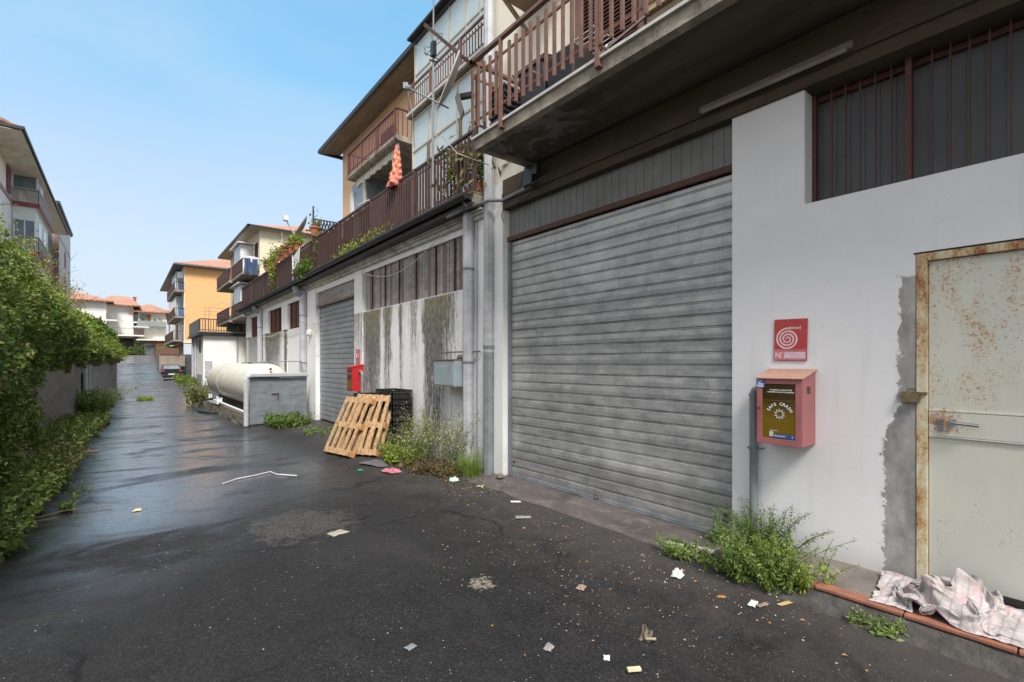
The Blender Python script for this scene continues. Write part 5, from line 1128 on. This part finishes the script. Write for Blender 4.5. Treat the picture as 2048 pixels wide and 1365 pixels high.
def bush(name, label, c, r_, N, size, mats, trunk=.06, cat='bush'):
    t = T(name, label, cat, (c[0], c[1], 0)); c = np.array(c)
    d = rng.normal(size=(N, 3)); d /= np.linalg.norm(d, axis=1)[:, None]; rr = rng.uniform(.55, 1, N)**.5
    k = np.array([fnoise(*(q*2.2), 1.) for q in d]); P = c+d*np.array(r_)*(rr*(1+.3*k))[:, None]
    kp = np.array([fnoise(*(q*2.6+4), 1.) for q in (P-c)]) > -.33; P = P[kp]
    for i, m_ in enumerate(mats):
        s_ = np.arange(len(P)) % len(mats) == i; foliage('crown', P[s_], size*rng.uniform(.6, 1.3, s_.sum()), m_, t)
    tm = MB(); tm.tube([(c[0], c[1], -.1), (c[0]+.05, c[1], c[2]*.5), (c[0], c[1], c[2])], [trunk, trunk*.7, trunk*.3], 6)
    for k in range(6): tm.tube([(c[0], c[1], c[2]*.6), (c[0]+random.uniform(-1, 1)*r_[0]*.7, c[1]+random.uniform(-1, 1)*r_[1]*.7, c[2]+random.uniform(-.2, .8)*r_[2])], [trunk*.4, trunk*.12], 5)
    O('trunk', tm, TWIG, t); return t
bush('bright_bush', 'bright yellow green bush rising above the hedge', (-1.9, 26.5, 3.0), (.95, 2.2, .75), 6000, .16, [L_BRIGHT, L_BRIGHT, L_IVY])
bush('round_bush', 'round dark green bush rising above the far part of the hedge', (-1.6, 35.5, 3.0), (1.15, 2.5, 1.1), 8000, .19, [L_DARKG, L_BRIGHT, L_DARKG])
bush('hanging_bush', 'small green bush on the wall top just past the round dark bush', (-.85, 41.5, 2.6), (.6, 2.4, 1.1), 4500, .2, [L_OLIVE, L_ORANGE, L_DARKG])
# bare twigs over the hedge
tw = T('bare_tree', 'leafless reddish twigs sticking up above the hedge in front of the left building', 'tree', (-2.6, 21, 0))
tm = MB(); tm.tube([(-2.6, 21, 0), (-2.6, 21, 2.5), (-2.5, 21, 4)], [.08, .06, .04], 6)
for k in range(46):
    a = random.uniform(0, 1); y = 14+12*a+random.uniform(-.5, .5); b = Vector((lx(y)-.8+random.uniform(-.3, .3), y, 3.6))
    d = Vector((random.uniform(-.1, .7), random.uniform(-.6, .9), random.uniform(.4, 1.2))).normalized(); L_ = random.uniform(.4, 1.25)
    p = [b+d*L_*j/5+Vector((0, 0, -.12*L_*(j/5)**2))+Vector((fnoise(k, j), fnoise(k, j, 5), 0))*.06 for j in range(6)]
    tm.tube(p, [.013-.002*j for j in range(6)], 4)
    for q in range(3):
        s_ = p[random.randint(2, 5)]; tm.tube([s_, s_+Vector((random.uniform(-.2, .3), random.uniform(-.3, .3), random.uniform(.05, .35)))], [.006, .002], 3)
O('trunk', tm, RTWIG, tw)
pt = []
for k in range(700):
    y = random.uniform(15, 27); pt.append((lx(y)-.6+random.uniform(-.4, .5), y, 3.7+abs(random.gauss(0, .4))))
foliage('crown', pt, .07, L_ORANGE, tw)

# ================================================================ weeds
def weed(name, label, c, n, h, spread, leafm, size=.05, nl=26, flower=None, lean=(0, 0), stemr=.004, cat='weed', group=None, fine=False, stemm=STEM, zb=-.02):
    t = T(name, label, cat, (c[0], c[1], zb), group); sm = MB(); L = []; S = []; Fp = []
    for i in range(n):
        a = random.uniform(0, 2*math.pi); r_ = spread*math.sqrt(random.random())
        bx, by = c[0]+r_*math.cos(a)*.55, c[1]+r_*math.sin(a); hh = h*random.uniform(.45, 1.05)
        tx_, ty = bx+random.gauss(0, .22)*hh+lean[0]*hh+math.cos(a)*.15*hh, by+random.gauss(0, .25)*hh+lean[1]*hh+math.sin(a)*.25*hh
        if tx_ > 3.93 and c[0] < 3.97: tx_ = 3.93-random.random()*.06
        P = [Vector((bx+(tx_-bx)*(j/6)**1.4, by+(ty-by)*(j/6)**1.4, zb+hh*(j/6)*(1-.12*(j/6)**2))) for j in range(7)]
        sm.tube(P, [stemr*(1-.12*j) for j in range(7)], 3, cap=False)
        for k in range(nl):
            q = random.uniform(.08 if fine else .15, 1); j = min(5, int(q*6)); p = P[j].lerp(P[j+1], q*6-j)
            L.append(p+Vector((random.gauss(0, .012), random.gauss(0, .012), random.gauss(0, .01)))); S.append(size*(1.25-.75*q)*random.uniform(.6, 1.3))
        if flower:
            for k in range(flower[1]):
                q = random.uniform(.55, 1.05); j = min(5, int(min(q, .999)*6)); p = P[j].lerp(P[j+1], q*6-j)
                dv = Vector((random.gauss(0, .05), random.gauss(0, .06), random.gauss(.02, .03))); sm.tube([p, p+dv], [.0015, .001], 3, cap=False); Fp.append(p+dv)
    O('stem', sm, stemm, t); foliage('leaves', L, S, leafm, t, asp=.30 if fine else .5, up=.3)
    if flower: foliage('flowers', Fp, flower[2], flower[0], t, asp=.9)
    return t
weed('flowering_weed', 'tall thin weed with pale yellow flowers against the stained wall', (3.62, 6.35), 48, .98, .55, L_DWEED, .040, 26, (L_FLOWER, 20, .02))
weed('flowering_weed', 'tall wispy weed with yellow flowers just behind the black crates and pallets', (3.6, 7.15), 34, .85, .5, L_DWEED, .040, 26, (L_FLOWER, 14, .02))
weed('flowering_weed', 'slim flowering weed at the foot of the near downpipe', (3.74, 5.85), 16, .80, .25, L_DWEED, .036, 22, (L_FLOWER, 14, .02))
weed('leafy_weed', 'low yellow green weed clump in front of the tall flowering weeds', (3.42, 6.95), 90, .38, .42, L_YWEED, .055, 34, (L_FLOWER, 3, .02))
weed('leafy_weed', 'green weed clump between the pallets and the flowering weeds', (3.55, 7.5), 70, .45, .38, L_WEED, .05, 30)
weed('dead_weed', 'brown withered weed tangle by the concrete apron', (3.50, 6.0), 80, .26, .42, L_DEAD, .05, 22, stemm=TWIG)
weed('dead_weed', 'dry brown creeping stems under the flowering weeds', (3.40, 6.4), 60, .20, .4, L_DEAD, .045, 20, stemm=TWIG)
gr = T('grass_tuft', 'bright green feathery grass tuft between the two downpipes', 'grass tuft', (3.68, 5.48, 0)); Lp = []; sm = MB()
for i in range(520):
    a = random.uniform(0, 6.28); r_ = .13*math.sqrt(random.random()); hh = random.uniform(.18, .46)
    b = Vector((3.70+r_*math.cos(a)*.8, 5.50+r_*math.sin(a)*1.3, .0)); o = Vector((math.cos(a)*random.uniform(.0, .16), math.sin(a)*random.uniform(0, .24), 0))
    if (b+o).x > 3.9: o.x = 0
    w2 = .0035; q = []
    for j in range(5): s_ = j/4; q.append(b+o*(s_**1.6)+Vector((0, 0, hh*s_*(1-.35*s_*s_*(o.length/.15)))))
    vs = []; dirw = Vector((random.gauss(0, 1), random.gauss(0, 1), 0)).normalized()
    for j, p in enumerate(q): ww = w2*(1-j/4.3); vs += [p-dirw*ww, p+dirw*ww]
    sm.add(vs, [(2*j, 2*j+1, 2*j+3, 2*j+2) for j in range(4)])
O('blades', sm, L_GRASS, gr)
weed('bushy_weed', 'dark bushy weed climbing the white wall at the foot of the fire cabinet pipe', (3.80, 1.66), 46, .50, .17, L_DARKG, .034, 90, zb=.08, fine=True)
weed('leafy_weed', 'fresh green leafy weed spilling over the terracotta edging by the shutter corner', (3.50, 1.58), 64, .46, .22, L_WEED, .046, 60, lean=(-.25, -.1), zb=.0, fine=True)
weed('leafy_weed', 'bright leafy weed with upright tips beside the terracotta edging', (3.56, 1.34), 26, .40, .17, L_YWEED, .046, 48, lean=(-.15, -.1), zb=.02, fine=True)
weed('creeping_weed', 'creeping green weed spreading on the apron in front of the shutter corner', (3.55, 2.05), 60, .13, .3, L_WEED, .035, 24, lean=(-.3, .5), zb=.0)
weed('leafy_weed', 'thin dusty weed standing against the right end of the shutter', (3.9, 2.12), 12, .34, .06, L_WEED, .03, 30, zb=.04)
weed('creeping_weed', 'small green weed under the terracotta edging near the blanket', (3.42, .86), 24, .12, .12, L_WEED, .03, 20, zb=-.01)
weed('creeping_weed', 'green weed mat along the foot of the metal enclosure', (3.3, 13.4), 120, .42, .9, L_DARKG, .09, 26, zb=-.08)
weed('creeping_weed', 'sparse weeds at the foot of the far roller shutter', (3.55, 11.2), 40, .22, .8, L_WEED, .06, 22, zb=-.05)
weed('leafy_weed', 'tall green weed at the far end of the gas tank', (2.25, 22.6), 50, 1.15, .5, L_OLIVE, .12, 30, zb=-.1)
weed('leafy_weed', 'low weed at the corner of the white annex', (3.6, 41.0), 60, .8, 1.2, L_WEED, .18, 26, zb=-.1)
weed('leafy_weed', 'weed clump by the pillar of the orange building', (4.0, 50), 50, .9, 1.3, L_WEED, .22, 26, zb=-.1)
weed('leafy_weed', 'big weed clump at the foot of the left wall by the grey gate', (lx(20.5)+.35, 20.5), 90, 1.05, .75, L_WEED, .12, 28, (L_FLOWER, 2, .04), lean=(.15, -.1), zb=-.1)
weed('creeping_weed', 'low tuft growing in a crack across the alley', (.75, 27.0), 30, .22, .5, L_YWEED, .1, 20, zb=-.1)
wp = 0
names_ = ['nearest the camera', 'second from the camera', 'third from the camera', 'fourth from the camera', 'fifth from the camera', 'sixth from the camera', 'furthest from the camera']
for y, hh in ((6.3, .6), (7.8, .65), (9.2, .7), (10.8, .75), (12.6, .65), (14.8, .5), (17.0, .4)):
    weed('verge_weed', f'leafy weeds at the foot of the left hedge, {names_[wp]}', (lx(y)+.42, y), 95, hh, .85, [L_IVY, L_WEED, L_OLIVE][wp % 3], .075+.002*y, 30, (L_FLOWER, 1, .02), lean=(.12, 0), zb=-.1, group='weeds along the foot of the left hedge'); wp += 1
weed('ivy_runner', 'small ivy seedling on the asphalt in front of the left hedge', (-.50, 7.35), 14, .14, .09, L_IVY, .06, 12, zb=-.1)
weed('ivy_runner', 'thin runner with leaves creeping onto the asphalt from the hedge', (-.45, 8.0), 6, .22, .2, L_IVY, .05, 8, lean=(.5, 0), zb=-.1)
# terrace plants
frame((3.98, 5.4), .70)
tp = [(RX-.02, 13.05, 4.86, .13, 'single large terracotta pot on the terrace rail'), (RX, 14.9, 4.84, .12, 'terracotta pot of succulents on the rail, nearest the wire rack'), (RX, 15.5, 4.84, .12, 'terracotta pot of succulents, second from the wire rack'), (RX, 16.15, 4.84, .12, 'terracotta pot of pinkish succulents, third from the wire rack'),
      (RX, 16.8, 4.84, .12, 'terracotta pot of peach coloured succulents, fourth from the wire rack'), (RX, 17.7, 4.84, .12, 'terracotta pot of trailing green plant on the rail'), (RX, 18.9, 4.84, .12, 'last terracotta pot on the terrace rail toward the far end')]
for k, (x, y, z, r_, lab) in enumerate(tp):
    t = T('potted_plant', lab, 'potted plant', (x, y, z), 'terracotta pots along the terrace rail')
    O('pot', MB().lathe((x, y, z), [(r_*.7, 0), (r_*.95, r_*1.5), (r_*1.12, r_*1.5), (r_*1.15, r_*1.9), (r_*.95, r_*1.9)], 14), POT, t)
    n = 60 if k == 0 else 260; wx, wy = fw(x, y)
    P = rng.normal(size=(n, 3))*[r_*.7, r_*.9, r_*.7]+[x, y, z+r_*2.5]
    if k == 5: P = np.concatenate([P, rng.normal(size=(260, 3))*[.05, .16, .28]+[x-.1, y, z-.1]])
    o = foliage('leaves', P, .09, [L_OLIVE, L_OLIVE, L_ORANGE, L_ORANGE, L_OLIVE, L_YWEED, L_WEED][k] if k not in (1,) else L_YWEED, t)
def tuft(x, y, z, sx, sy, sz, n, size, mat, lab, name='terrace_plant'):
    t = T(name, lab, 'plant', (x, y, z)); foliage('leaves', rng.normal(size=(n, 3))*[sx, sy, sz]+[x, y, z+sz], size, mat, t, asp=.3)
    O('stem', MB().tube([(x, y, z-.05), (x, y, z+sz*1.5)], .01, 4), STEM, t)
tuft(3.70, 13.6, 3.93, .09, .22, .13, 900, .12, L_DARKG, 'bushy green weed growing in the terrace gutter')
tuft(3.72, 10.2, 3.95, .04, .45, .05, 260, .08, L_YWEED, 'dry yellowish weeds along the terrace gutter')
tuft(3.73, 9.0, 3.96, .04, .35, .06, 200, .08, L_OLIVE, 'thin green weeds in the gutter below the pink parasol')
tuft(4.0, 6.0, 4.2, .12, .35, .22, 700, .16, L_OLIVE, 'spiky green and orange plant behind the terrace bars by the tall drainpipe')
tuft(3.80, 13.0, 4.5, .03, .12, .3, 160, .08, L_OLIVE, 'trailing grey green plant hanging on the brown terrace screen')
O('planter', MB().box(3.95, 4.2, 5.65, 6.3, 3.95, 4.14), POT, loc=(4.05, 6, 3.95), label='long terracotta planter behind the terrace bars by the tall drainpipe', cat='planter')
frame()

# ================================================================ parked car seen from behind
car = T('parked_car', 'dark blue green hatchback parked at the foot of the ramp', 'car', (3.45, 56, -.02))
BODY = M('dark_car_paint', (.012, .022, .026), .18, .05, 2, spec=.8)
x0, x1 = 2.62, 4.28
def cs(y, zs, xs): return [(3.45+s_*x, y, z) for s_ in (1,) for x, z in zip(xs, zs)]
sec = [(54.0, .30, .62, .95), (54.05, .25, .80, .98), (54.4, .22, .83, 1.0), (56.0, .2, .83, .96), (57.6, .2, .82, .86), (58.0, .28, .72, .70)]
vs = []; fs = []
for (y, zb_, hw, zt_) in sec:
    for x, z in ((-hw*.92, zb_), (-hw, zb_+.18), (-hw, zt_-.18), (-hw*.93, zt_), (hw*.93, zt_), (hw, zt_-.18), (hw, zb_+.18), (hw*.92, zb_)): vs.append((3.45+x, y, z))
for i in range(len(sec)-1):
    for k in range(8): a, b = i*8+k, i*8+(k+1) % 8; fs.append((a, b, b+8, a+8))
fs += [tuple(range(8)), tuple(40+k for k in range(8))]
O('body', MB().add(vs, fs), BODY, car, smooth=True)
cab = [(54.25, .76, .98), (54.75, .62, 1.40), (55.9, .61, 1.43), (56.8, .74, .95)]
vs = [(3.45+s_*hw, y, z) for (y, hw, z) in cab for s_ in (-1, 1)]
O('cabin', MB().add(vs, [(0, 1, 3, 2), (2, 3, 5, 4), (4, 5, 7, 6), (0, 2, 4, 6), (1, 7, 5, 3)]), BODY, car)
O('rear_window', MB().add([(2.80, 54.27, 1.03), (4.10, 54.27, 1.03), (3.99, 54.66, 1.35), (2.91, 54.66, 1.35)], [(0, 1, 2, 3)]), GLB, car)
O('tail_light', MB().box(2.66, 2.93, 53.98, 54.1, .74, .92), M('tail_light_red', (.35, .02, .03), .3), car, bevel=.02); O('tail_light', MB().box(3.97, 4.24, 53.98, 54.1, .74, .92), M('tail_light_red', (.35, .02, .03), .3), car, bevel=.02)
O('number_plate', MB().box(3.2, 3.72, 53.97, 54.0, .50, .61), WALU, car); O('bumper', MB().box(2.68, 4.22, 53.93, 54.1, .28, .5), BODY, car, bevel=.04)
for x in (2.64, 4.06):
    for y in (54.85, 57.2): O('wheel', MB().lathe((x, y, .28), [(.2, 0), (.31, .02), (.31, .18), (.2, .2)], 18, 'X'), BLACKP, car)
O('mirror', MB().box(2.42, 2.6, 56.3, 56.42, .95, 1.08), BODY, car, bevel=.02)
c2 = T('parked_car', 'second dark car mostly hidden behind the hatchback', 'car', (4.45, 58, 0))
O('body', MB().box(3.9, 4.8, 58.0, 58.7, .25, .9).box(3.95, 4.8, 58.1, 58.7, .9, 1.3), BODY, c2, bevel=.1); O('wheel', MB().lathe((4.0, 58.35, .28), [(.2, 0), (.31, .02), (.31, .18)], 14, 'X'), BLACKP, c2)

# ================================================================ blanket heap by the door
g = G('dirty_white_blanket'); p = g.ob(); n = g.noise(p, 6, 5, .65); f = g.noise(p, 26, 5, .75)
c = g.mix(g.mr(n, .36, .66), (.30, .275, .27), (.56, .52, .515)); c = g.mix(g.mul(g.mr(g.noise(p, 4.5, 4, .6), .56, .66), .35), c, (.50, .32, .33)); c = g.mix(g.mul(g.mr(f, .60, .70), .6), c, (.16, .15, .14))
wv = g.n('ShaderNodeTexWave', {'Vector': p, 'Scale': 6.5, 'Distortion': 3., 'Detail': 2.}, bands_direction='Y').outputs[1]; c = g.mix(g.mul(g.mr(wv, .86, .97), .45), c, (.20, .17, .18))
c = g.mix(g.mul(g.mr(g.noise(p, 9, 5, .7), .54, .66), .45), c, (.50, .27, .30)); c = g.mix(g.mul(g.mr(g.noise(p, 3.3, 5, .7), .5, .64), .5), c, (.25, .23, .21))
g.bump(g.add(f, g.noise(p, 260, 2, .5)), .35, .004); CLM = g.fin(c, .95)
def drape_blanket(nu, nv, frames):
    """let a bunched sheet fall on the pavement and keep the shape it lands in"""
    V = []; F = []
    for i in range(nu):
        for j in range(nv):
            u, v = i/(nu-1), j/(nv-1); heap = math.exp(-((u-.30)/.25)**2)
            y = .50-1.10*u+.09*heap*fnoise(u*7, v*5, 1)+.04*fnoise(v*6, u*4, 2)
            x = -.19+.40*v*(1-.12*heap)+.09*heap*fnoise(u*6, v*6, 5)
            z = .05+.36*heap*(.35+.65*math.sin(math.pi*v))+heap*.20*abs(fnoise(u*8, v*5, 9))+heap*.11*fnoise(u*18, v*12, 3)+(1-heap)*(.035*abs(math.sin(v*13+u*3+1.5*fnoise(u*2, v*2, 6)))+.012)
            V.append((x, y, max(.006, z)))
    for i in range(nu-1):
        for j in range(nv-1): a = i*nv+j; F.append((a, a+nv, a+nv+1, a+1))
    def tmp(name, v, f):
        me = bpy.data.meshes.new(name); me.from_pydata(v, [], f); o = bpy.data.objects.new(name, me); C.objects.link(o); return o
    o = tmp('sheet', V, F)
    fl = tmp('floor_plate', [(-.23, -2, 0), (.6, -2, 0), (.6, 2, 0), (-.23, 2, 0), (-.3, -2, -.06), (-.3, 2, -.06), (-1, -2, -.1), (-1, 2, -.1)], [(0, 1, 2, 3), (4, 0, 3, 5), (6, 4, 5, 7)])
    wl = tmp('wall_plate', [(.22, -2, -.1), (.22, 2, -.1), (.22, 2, 1), (.22, -2, 1)], [(0, 1, 2, 3)])
    for k in (fl, wl):
        k.modifiers.new('c', 'COLLISION'); k.collision.thickness_outer = .004; k.collision.cloth_friction = 80
    m = o.modifiers.new('cloth', 'CLOTH'); q = m.settings; q.quality = 5; q.mass = .25; q.tension_stiffness = 12; q.compression_stiffness = 8; q.shear_stiffness = 4; q.bending_stiffness = .05; q.air_damping = 1.5; q.shrink_min = -.26; q.shrink_max = -.26
    k = m.collision_settings; k.use_self_collision = True; k.self_distance_min = .005; k.distance_min = .005; k.collision_quality = 2
    m.point_cache.frame_start = 1; m.point_cache.frame_end = frames+2
    for f in range(1, frames+1): sc.frame_set(f)
    ev = o.evaluated_get(bpy.context.evaluated_depsgraph_get()); em = ev.to_mesh(); out = np.array([tuple(p.co) for p in em.vertices]); ev.to_mesh_clear(); sc.frame_set(1)
    for k in (o, fl, wl): bpy.data.objects.remove(k)
    return out, F
bv, bf_ = drape_blanket(100, 62, 17)
bm_ = MB(); bx = bv[:, 0]+3.72; bx = np.where(bx > 3.93, 3.93+(bx-3.93)*.12, bx); bx = np.where(bx < 3.545, 3.545-(3.545-bx)*.3, bx)
bz = np.maximum(bv[:, 2], .004)*.70+.105+.045*np.clip((bx-3.6)/.38, 0, 1); bz = np.where(bx < 3.60, np.maximum(.112, bz), bz)
bm_.add(list(zip(bx, bv[:, 1]+.38, bz)), bf_)
bo = O('blanket', bm_, CLM, loc=(3.7, .35, .1), label='crumpled dirty white and pink blanket heaped before the metal door', cat='blanket', smooth=True)
md = bo.modifiers.new('thickness', 'SOLIDIFY'); md.thickness = .003; md = bo.modifiers.new('smooth', 'SUBSURF'); md.levels = 1; md.render_levels = 1

# ================================================================ litter
PAPER = M('white_paper', (.62, .62, .60), .7, .1, 20); YEL = M('yellowish_paper', (.60, .55, .36), .7); BRL = M('brown_dry_leaf', (.30, .15, .06), .8, .3, 30); OCH = M('ochre_crumb', (.45, .24, .07), .8, .3)
def scrap(name, label, cat, x, y, sx, sy, h, mat, rot=0, crump=.5):
    z = hgt(x, y); n = 7
    def fn(u, v):
        a, b = (u-.5)*sx, (v-.5)*sy; c, s_ = math.cos(rot), math.sin(rot)
        e = 1+.25*fnoise(u*3+x*7, v*3+y*5); 
        return (x+(a*c-b*s_)*e, y+(a*s_+b*c)*e, z+.004+h*max(0, (.5+crump*fnoise(u*4+x*9, v*4+y*3, 5))*min(1, 5*min(u, 1-u, v, 1-v)+.15)))
    return O(name, MB().grid(fn, [i/n for i in range(n+1)], [i/n for i in range(n+1)]), mat, loc=(x, y, z), label=label, cat=cat)
scrap('paper_packet', 'white and blue flat packet on the asphalt before the shutter', 'litter', 3.42, 4.19, .06, .11, .008, PAPER, .9)
scrap('plastic_wrapper', 'crumpled white and yellow wrapper near the green weeds', 'litter', 3.18, 2.01, .085, .075, .06, PAPER, .2, 1.2)
scrap('brown_wrapper', 'crumpled brown wrapper with a small can end in the near foreground', 'litter', 2.46, 1.77, .13, .07, .045, M('brown_wrapper', (.12, .09, .07), .6, .4, 30), .5, 1.3)
O('battery', MB().tube([(2.40, 1.73, -.075), (2.445, 1.69, -.075)], .009, 10), M('battery_gold', (.35, .30, .2), .3, metal=.5), loc=(2.42, 1.71, -.08), label='small battery lying against the brown wrapper', cat='battery')
O('foam_stick', MB().obox((2.115, 1.597, -.075), (.062, -.038, 0), (.012, .02, 0), (0, 0, .014)), YEL, loc=(2.115, 1.597, -.08), label='pale yellow foam stick at the bottom edge of the asphalt', cat='litter')
scrap('plastic_bag', 'pale blue plastic scrap at the foot of the dead weeds', 'litter', 3.40, 5.45, .12, .10, .06, M('pale_blue_plastic', (.45, .58, .60), .4), 0, 1)
scrap('cardboard_piece', 'flat grey cardboard on the ground beside the pallets', 'cardboard', 3.12, 7.25, .35, .55, .03, M('grey_card', (.10, .10, .105), .8), .3, .6)
scrap('pink_cloth', 'pink rag on the ground between the cardboard and the weeds', 'rag', 3.06, 6.62, .22, .3, .05, M('pink_rag', (.42, .14, .18), .9, .3, 20), .2, 1.2)
scrap('green_scrap', 'teal plastic scrap on the asphalt by the pallets', 'litter', 2.78, 7.1, .09, .07, .03, M('teal_plastic', (.02, .20, .15), .5), 0, 1)
scrap('flattened_can', 'flattened grey disc on the near asphalt', 'litter', 1.30, 2.56, .06, .05, .006, PIPE, .2, .2)
scrap('crushed_paper', 'crushed grey paper in the middle of the near asphalt', 'litter', 1.92, 2.05, .055, .05, .03, M('grey_paper', (.30, .27, .26), .8), .4, 1.2)
scrap('paper_scrap', 'small white paper left of the brown wrapper', 'litter', 2.11, 1.78, .05, .035, .012, PAPER, .7)
scrap('paper_scrap', 'white paper torn beside the brown leaf under the green weeds', 'litter', 3.19, 1.47, .09, .045, .02, PAPER, .2)
scrap('dry_leaf', 'reddish brown dry leaf near the terracotta edging', 'leaf', 3.13, 1.65, .06, .025, .015, BRL, -.6)
scrap('dry_leaf', 'long tan dry leaf under the leafy weed', 'leaf', 3.33, 1.33, .11, .03, .015, M('tan_leaf', (.42, .30, .12), .8), -.3)
scrap('wood_chip', 'grey wood chip beside the white torn paper', 'litter', 3.22, 1.42, .10, .03, .012, M('grey_wood', (.22, .17, .14), .8), -.2)
scrap('plastic_film', 'long creased plastic film on the asphalt before the shutter', 'litter', 3.16, 3.75, .07, .16, .02, M('dull_film', (.22, .22, .20), .5), 1.0)
scrap('brown_wrapper', 'tan crumpled paper among the ochre crumbs', 'litter', 2.60, 2.43, .08, .06, .025, M('tan_paper', (.28, .20, .16), .8, .3), .4, 1.1)
scrap('tan_card', 'flat tan card beside the pale stain', 'cardboard', 1.62, 4.72, .17, .13, .006, M('tan_card', (.34, .31, .25), .8), .3, .4)
scrap('yellow_wrapper', 'small pale wrapper on the wet asphalt', 'litter', .12, 6.84, .08, .06, .03, YEL, 0, 1)
scrap('brown_leaf', 'brown leaf pile on the wet asphalt by the hedge', 'litter', -.48, 11.9, .25, .18, .05, M('tan_paper2', (.28, .20, .14), .8), 0, 1)
O('plant_stalk', MB().tube([(3.38, 1.68, .03), (3.44, 1.60, .03)], .011, 7), M('lime_stalk', (.28, .45, .07), .5), loc=(3.4, 1.64, .0), label='cut lime green stalk on the asphalt by the leafy weed', cat='stalk')
O('plant_stalk', MB().tube([(3.44, 4.97, .02), (3.47, 4.92, .02), (3.52, 4.95, .02)], .008, 6).tube([(3.47, 4.92, .02), (3.44, 4.86, .02)], .008, 6), M('lime_stalk2', (.48, .55, .2), .5), loc=(3.46, 4.9, .0), label='short forked pale green stalk beside the apron', cat='stalk')
O('white_cord', MB().tube([(1.05, 7.58, -.085), (1.25, 7.75, -.08), (1.5, 7.85, -.085), (1.72, 7.95, -.08), (1.76, 7.72, -.085), (1.96, 7.42, -.08)], .009, 5), M('white_strip', (.60, .60, .62), .6), loc=(1.5, 7.7, -.09), label='bent white plastic strip lying on the wet asphalt', cat='strip')
O('stick', MB().tube([(-.75, 7.1, -.08), (-.5, 7.25, -.075), (-.1, 7.2, -.08)], .006, 5).tube([(-.9, 6.9, -.08), (-.55, 6.95, -.07)], .008, 5), TWIG, loc=(-.5, 7.1, -.09), label='thin sticks on the asphalt before the near hedge', cat='stick')
O('stone', MB().lathe((3.83, 5.02, .045), [(.03, 0), (.055, .02), (.05, .05), (.015, .065)], 7), LEDGE, loc=(3.83, 5.02, .05), label='loose broken stone at the foot of the left pier', cat='stone')
O('broken_tile', MB().obox((3.62, 2.02, .06), (.06, .02, 0), (-.05, .16, 0), (0, 0, .02)).obox((3.55, 2.28, .05), (.05, .02, 0), (-.05, .14, 0), (0, 0, .02)), M('dusty_tile', (.34, .32, .30), .8, .3, 20), loc=(3.6, 2.15, .05), label='broken white tiles among the creeping weed', cat='tile')
def chips(name, n, fx, fs, mat, kind='stuff'):
    m = MB()
    for _ in range(n):
        x, y = fx(); s_ = fs(); a = random.uniform(0, 6.28); z = hgt(x, y) if x < 3.5 or y < 2 or y > 5.7 else .05
        if 3.5 < x and y < 1.97: continue
        c, q = math.cos(a)*s_, math.sin(a)*s_; k = random.uniform(.35, .9)
        m.add([(x-c, y-q, z+.002), (x+q*k, y-c*k, z+.002+s_*.3), (x+c, y+q, z+.002), (x-q*k, y+c*k, z+.002+s_*.5)], [(0, 1, 2, 3)])
    O(name, m, mat, kind=kind, loc=(2, 3, 0), label=None)
CL_ = [(random.uniform(-.8, 3.3), random.uniform(1, 8), random.uniform(.15, .7)) for _ in range(26)]
def ff():
    if random.random() < .3: return (random.uniform(-1.2, 3.5), random.uniform(.6, 9))
    q = random.choice(CL_); return (min(3.5, random.gauss(q[0], q[2])), random.gauss(q[1], q[2]))
band = lambda: (min(3.48, max(.8, random.gauss(2.75, .42))), max(.8, random.gauss(2.7, .9)))
chips('gravel', 900, ff, lambda: .0022+.003*random.random()**2, PAPER)
chips('crumbs', 260, band, lambda: .003+.007*random.random()**3, OCH)
chips('debris', 420, band, lambda: .003+.008*random.random()**3, M('grey_chip', (.34, .31, .28), .8, .3, 30))
chips('dry_leaves', 200, lambda: (min(3.45, random.gauss(3.2, .2)), random.uniform(.8, 7.8)), lambda: .006+.014*random.random()**2, BRL)
chips('dead_leaf_litter', 900, lambda: (random.gauss(3.40, .12), random.gauss(6.6, .8)), lambda: .008+.02*random.random(), L_DEAD)
chips('plaster_crumbs', 220, lambda: (random.uniform(3.0, 3.9), random.gauss(2.1, .5) if random.random() < .5 else random.gauss(5.0, .3)), lambda: .003+.008*random.random()**2, PAPER)
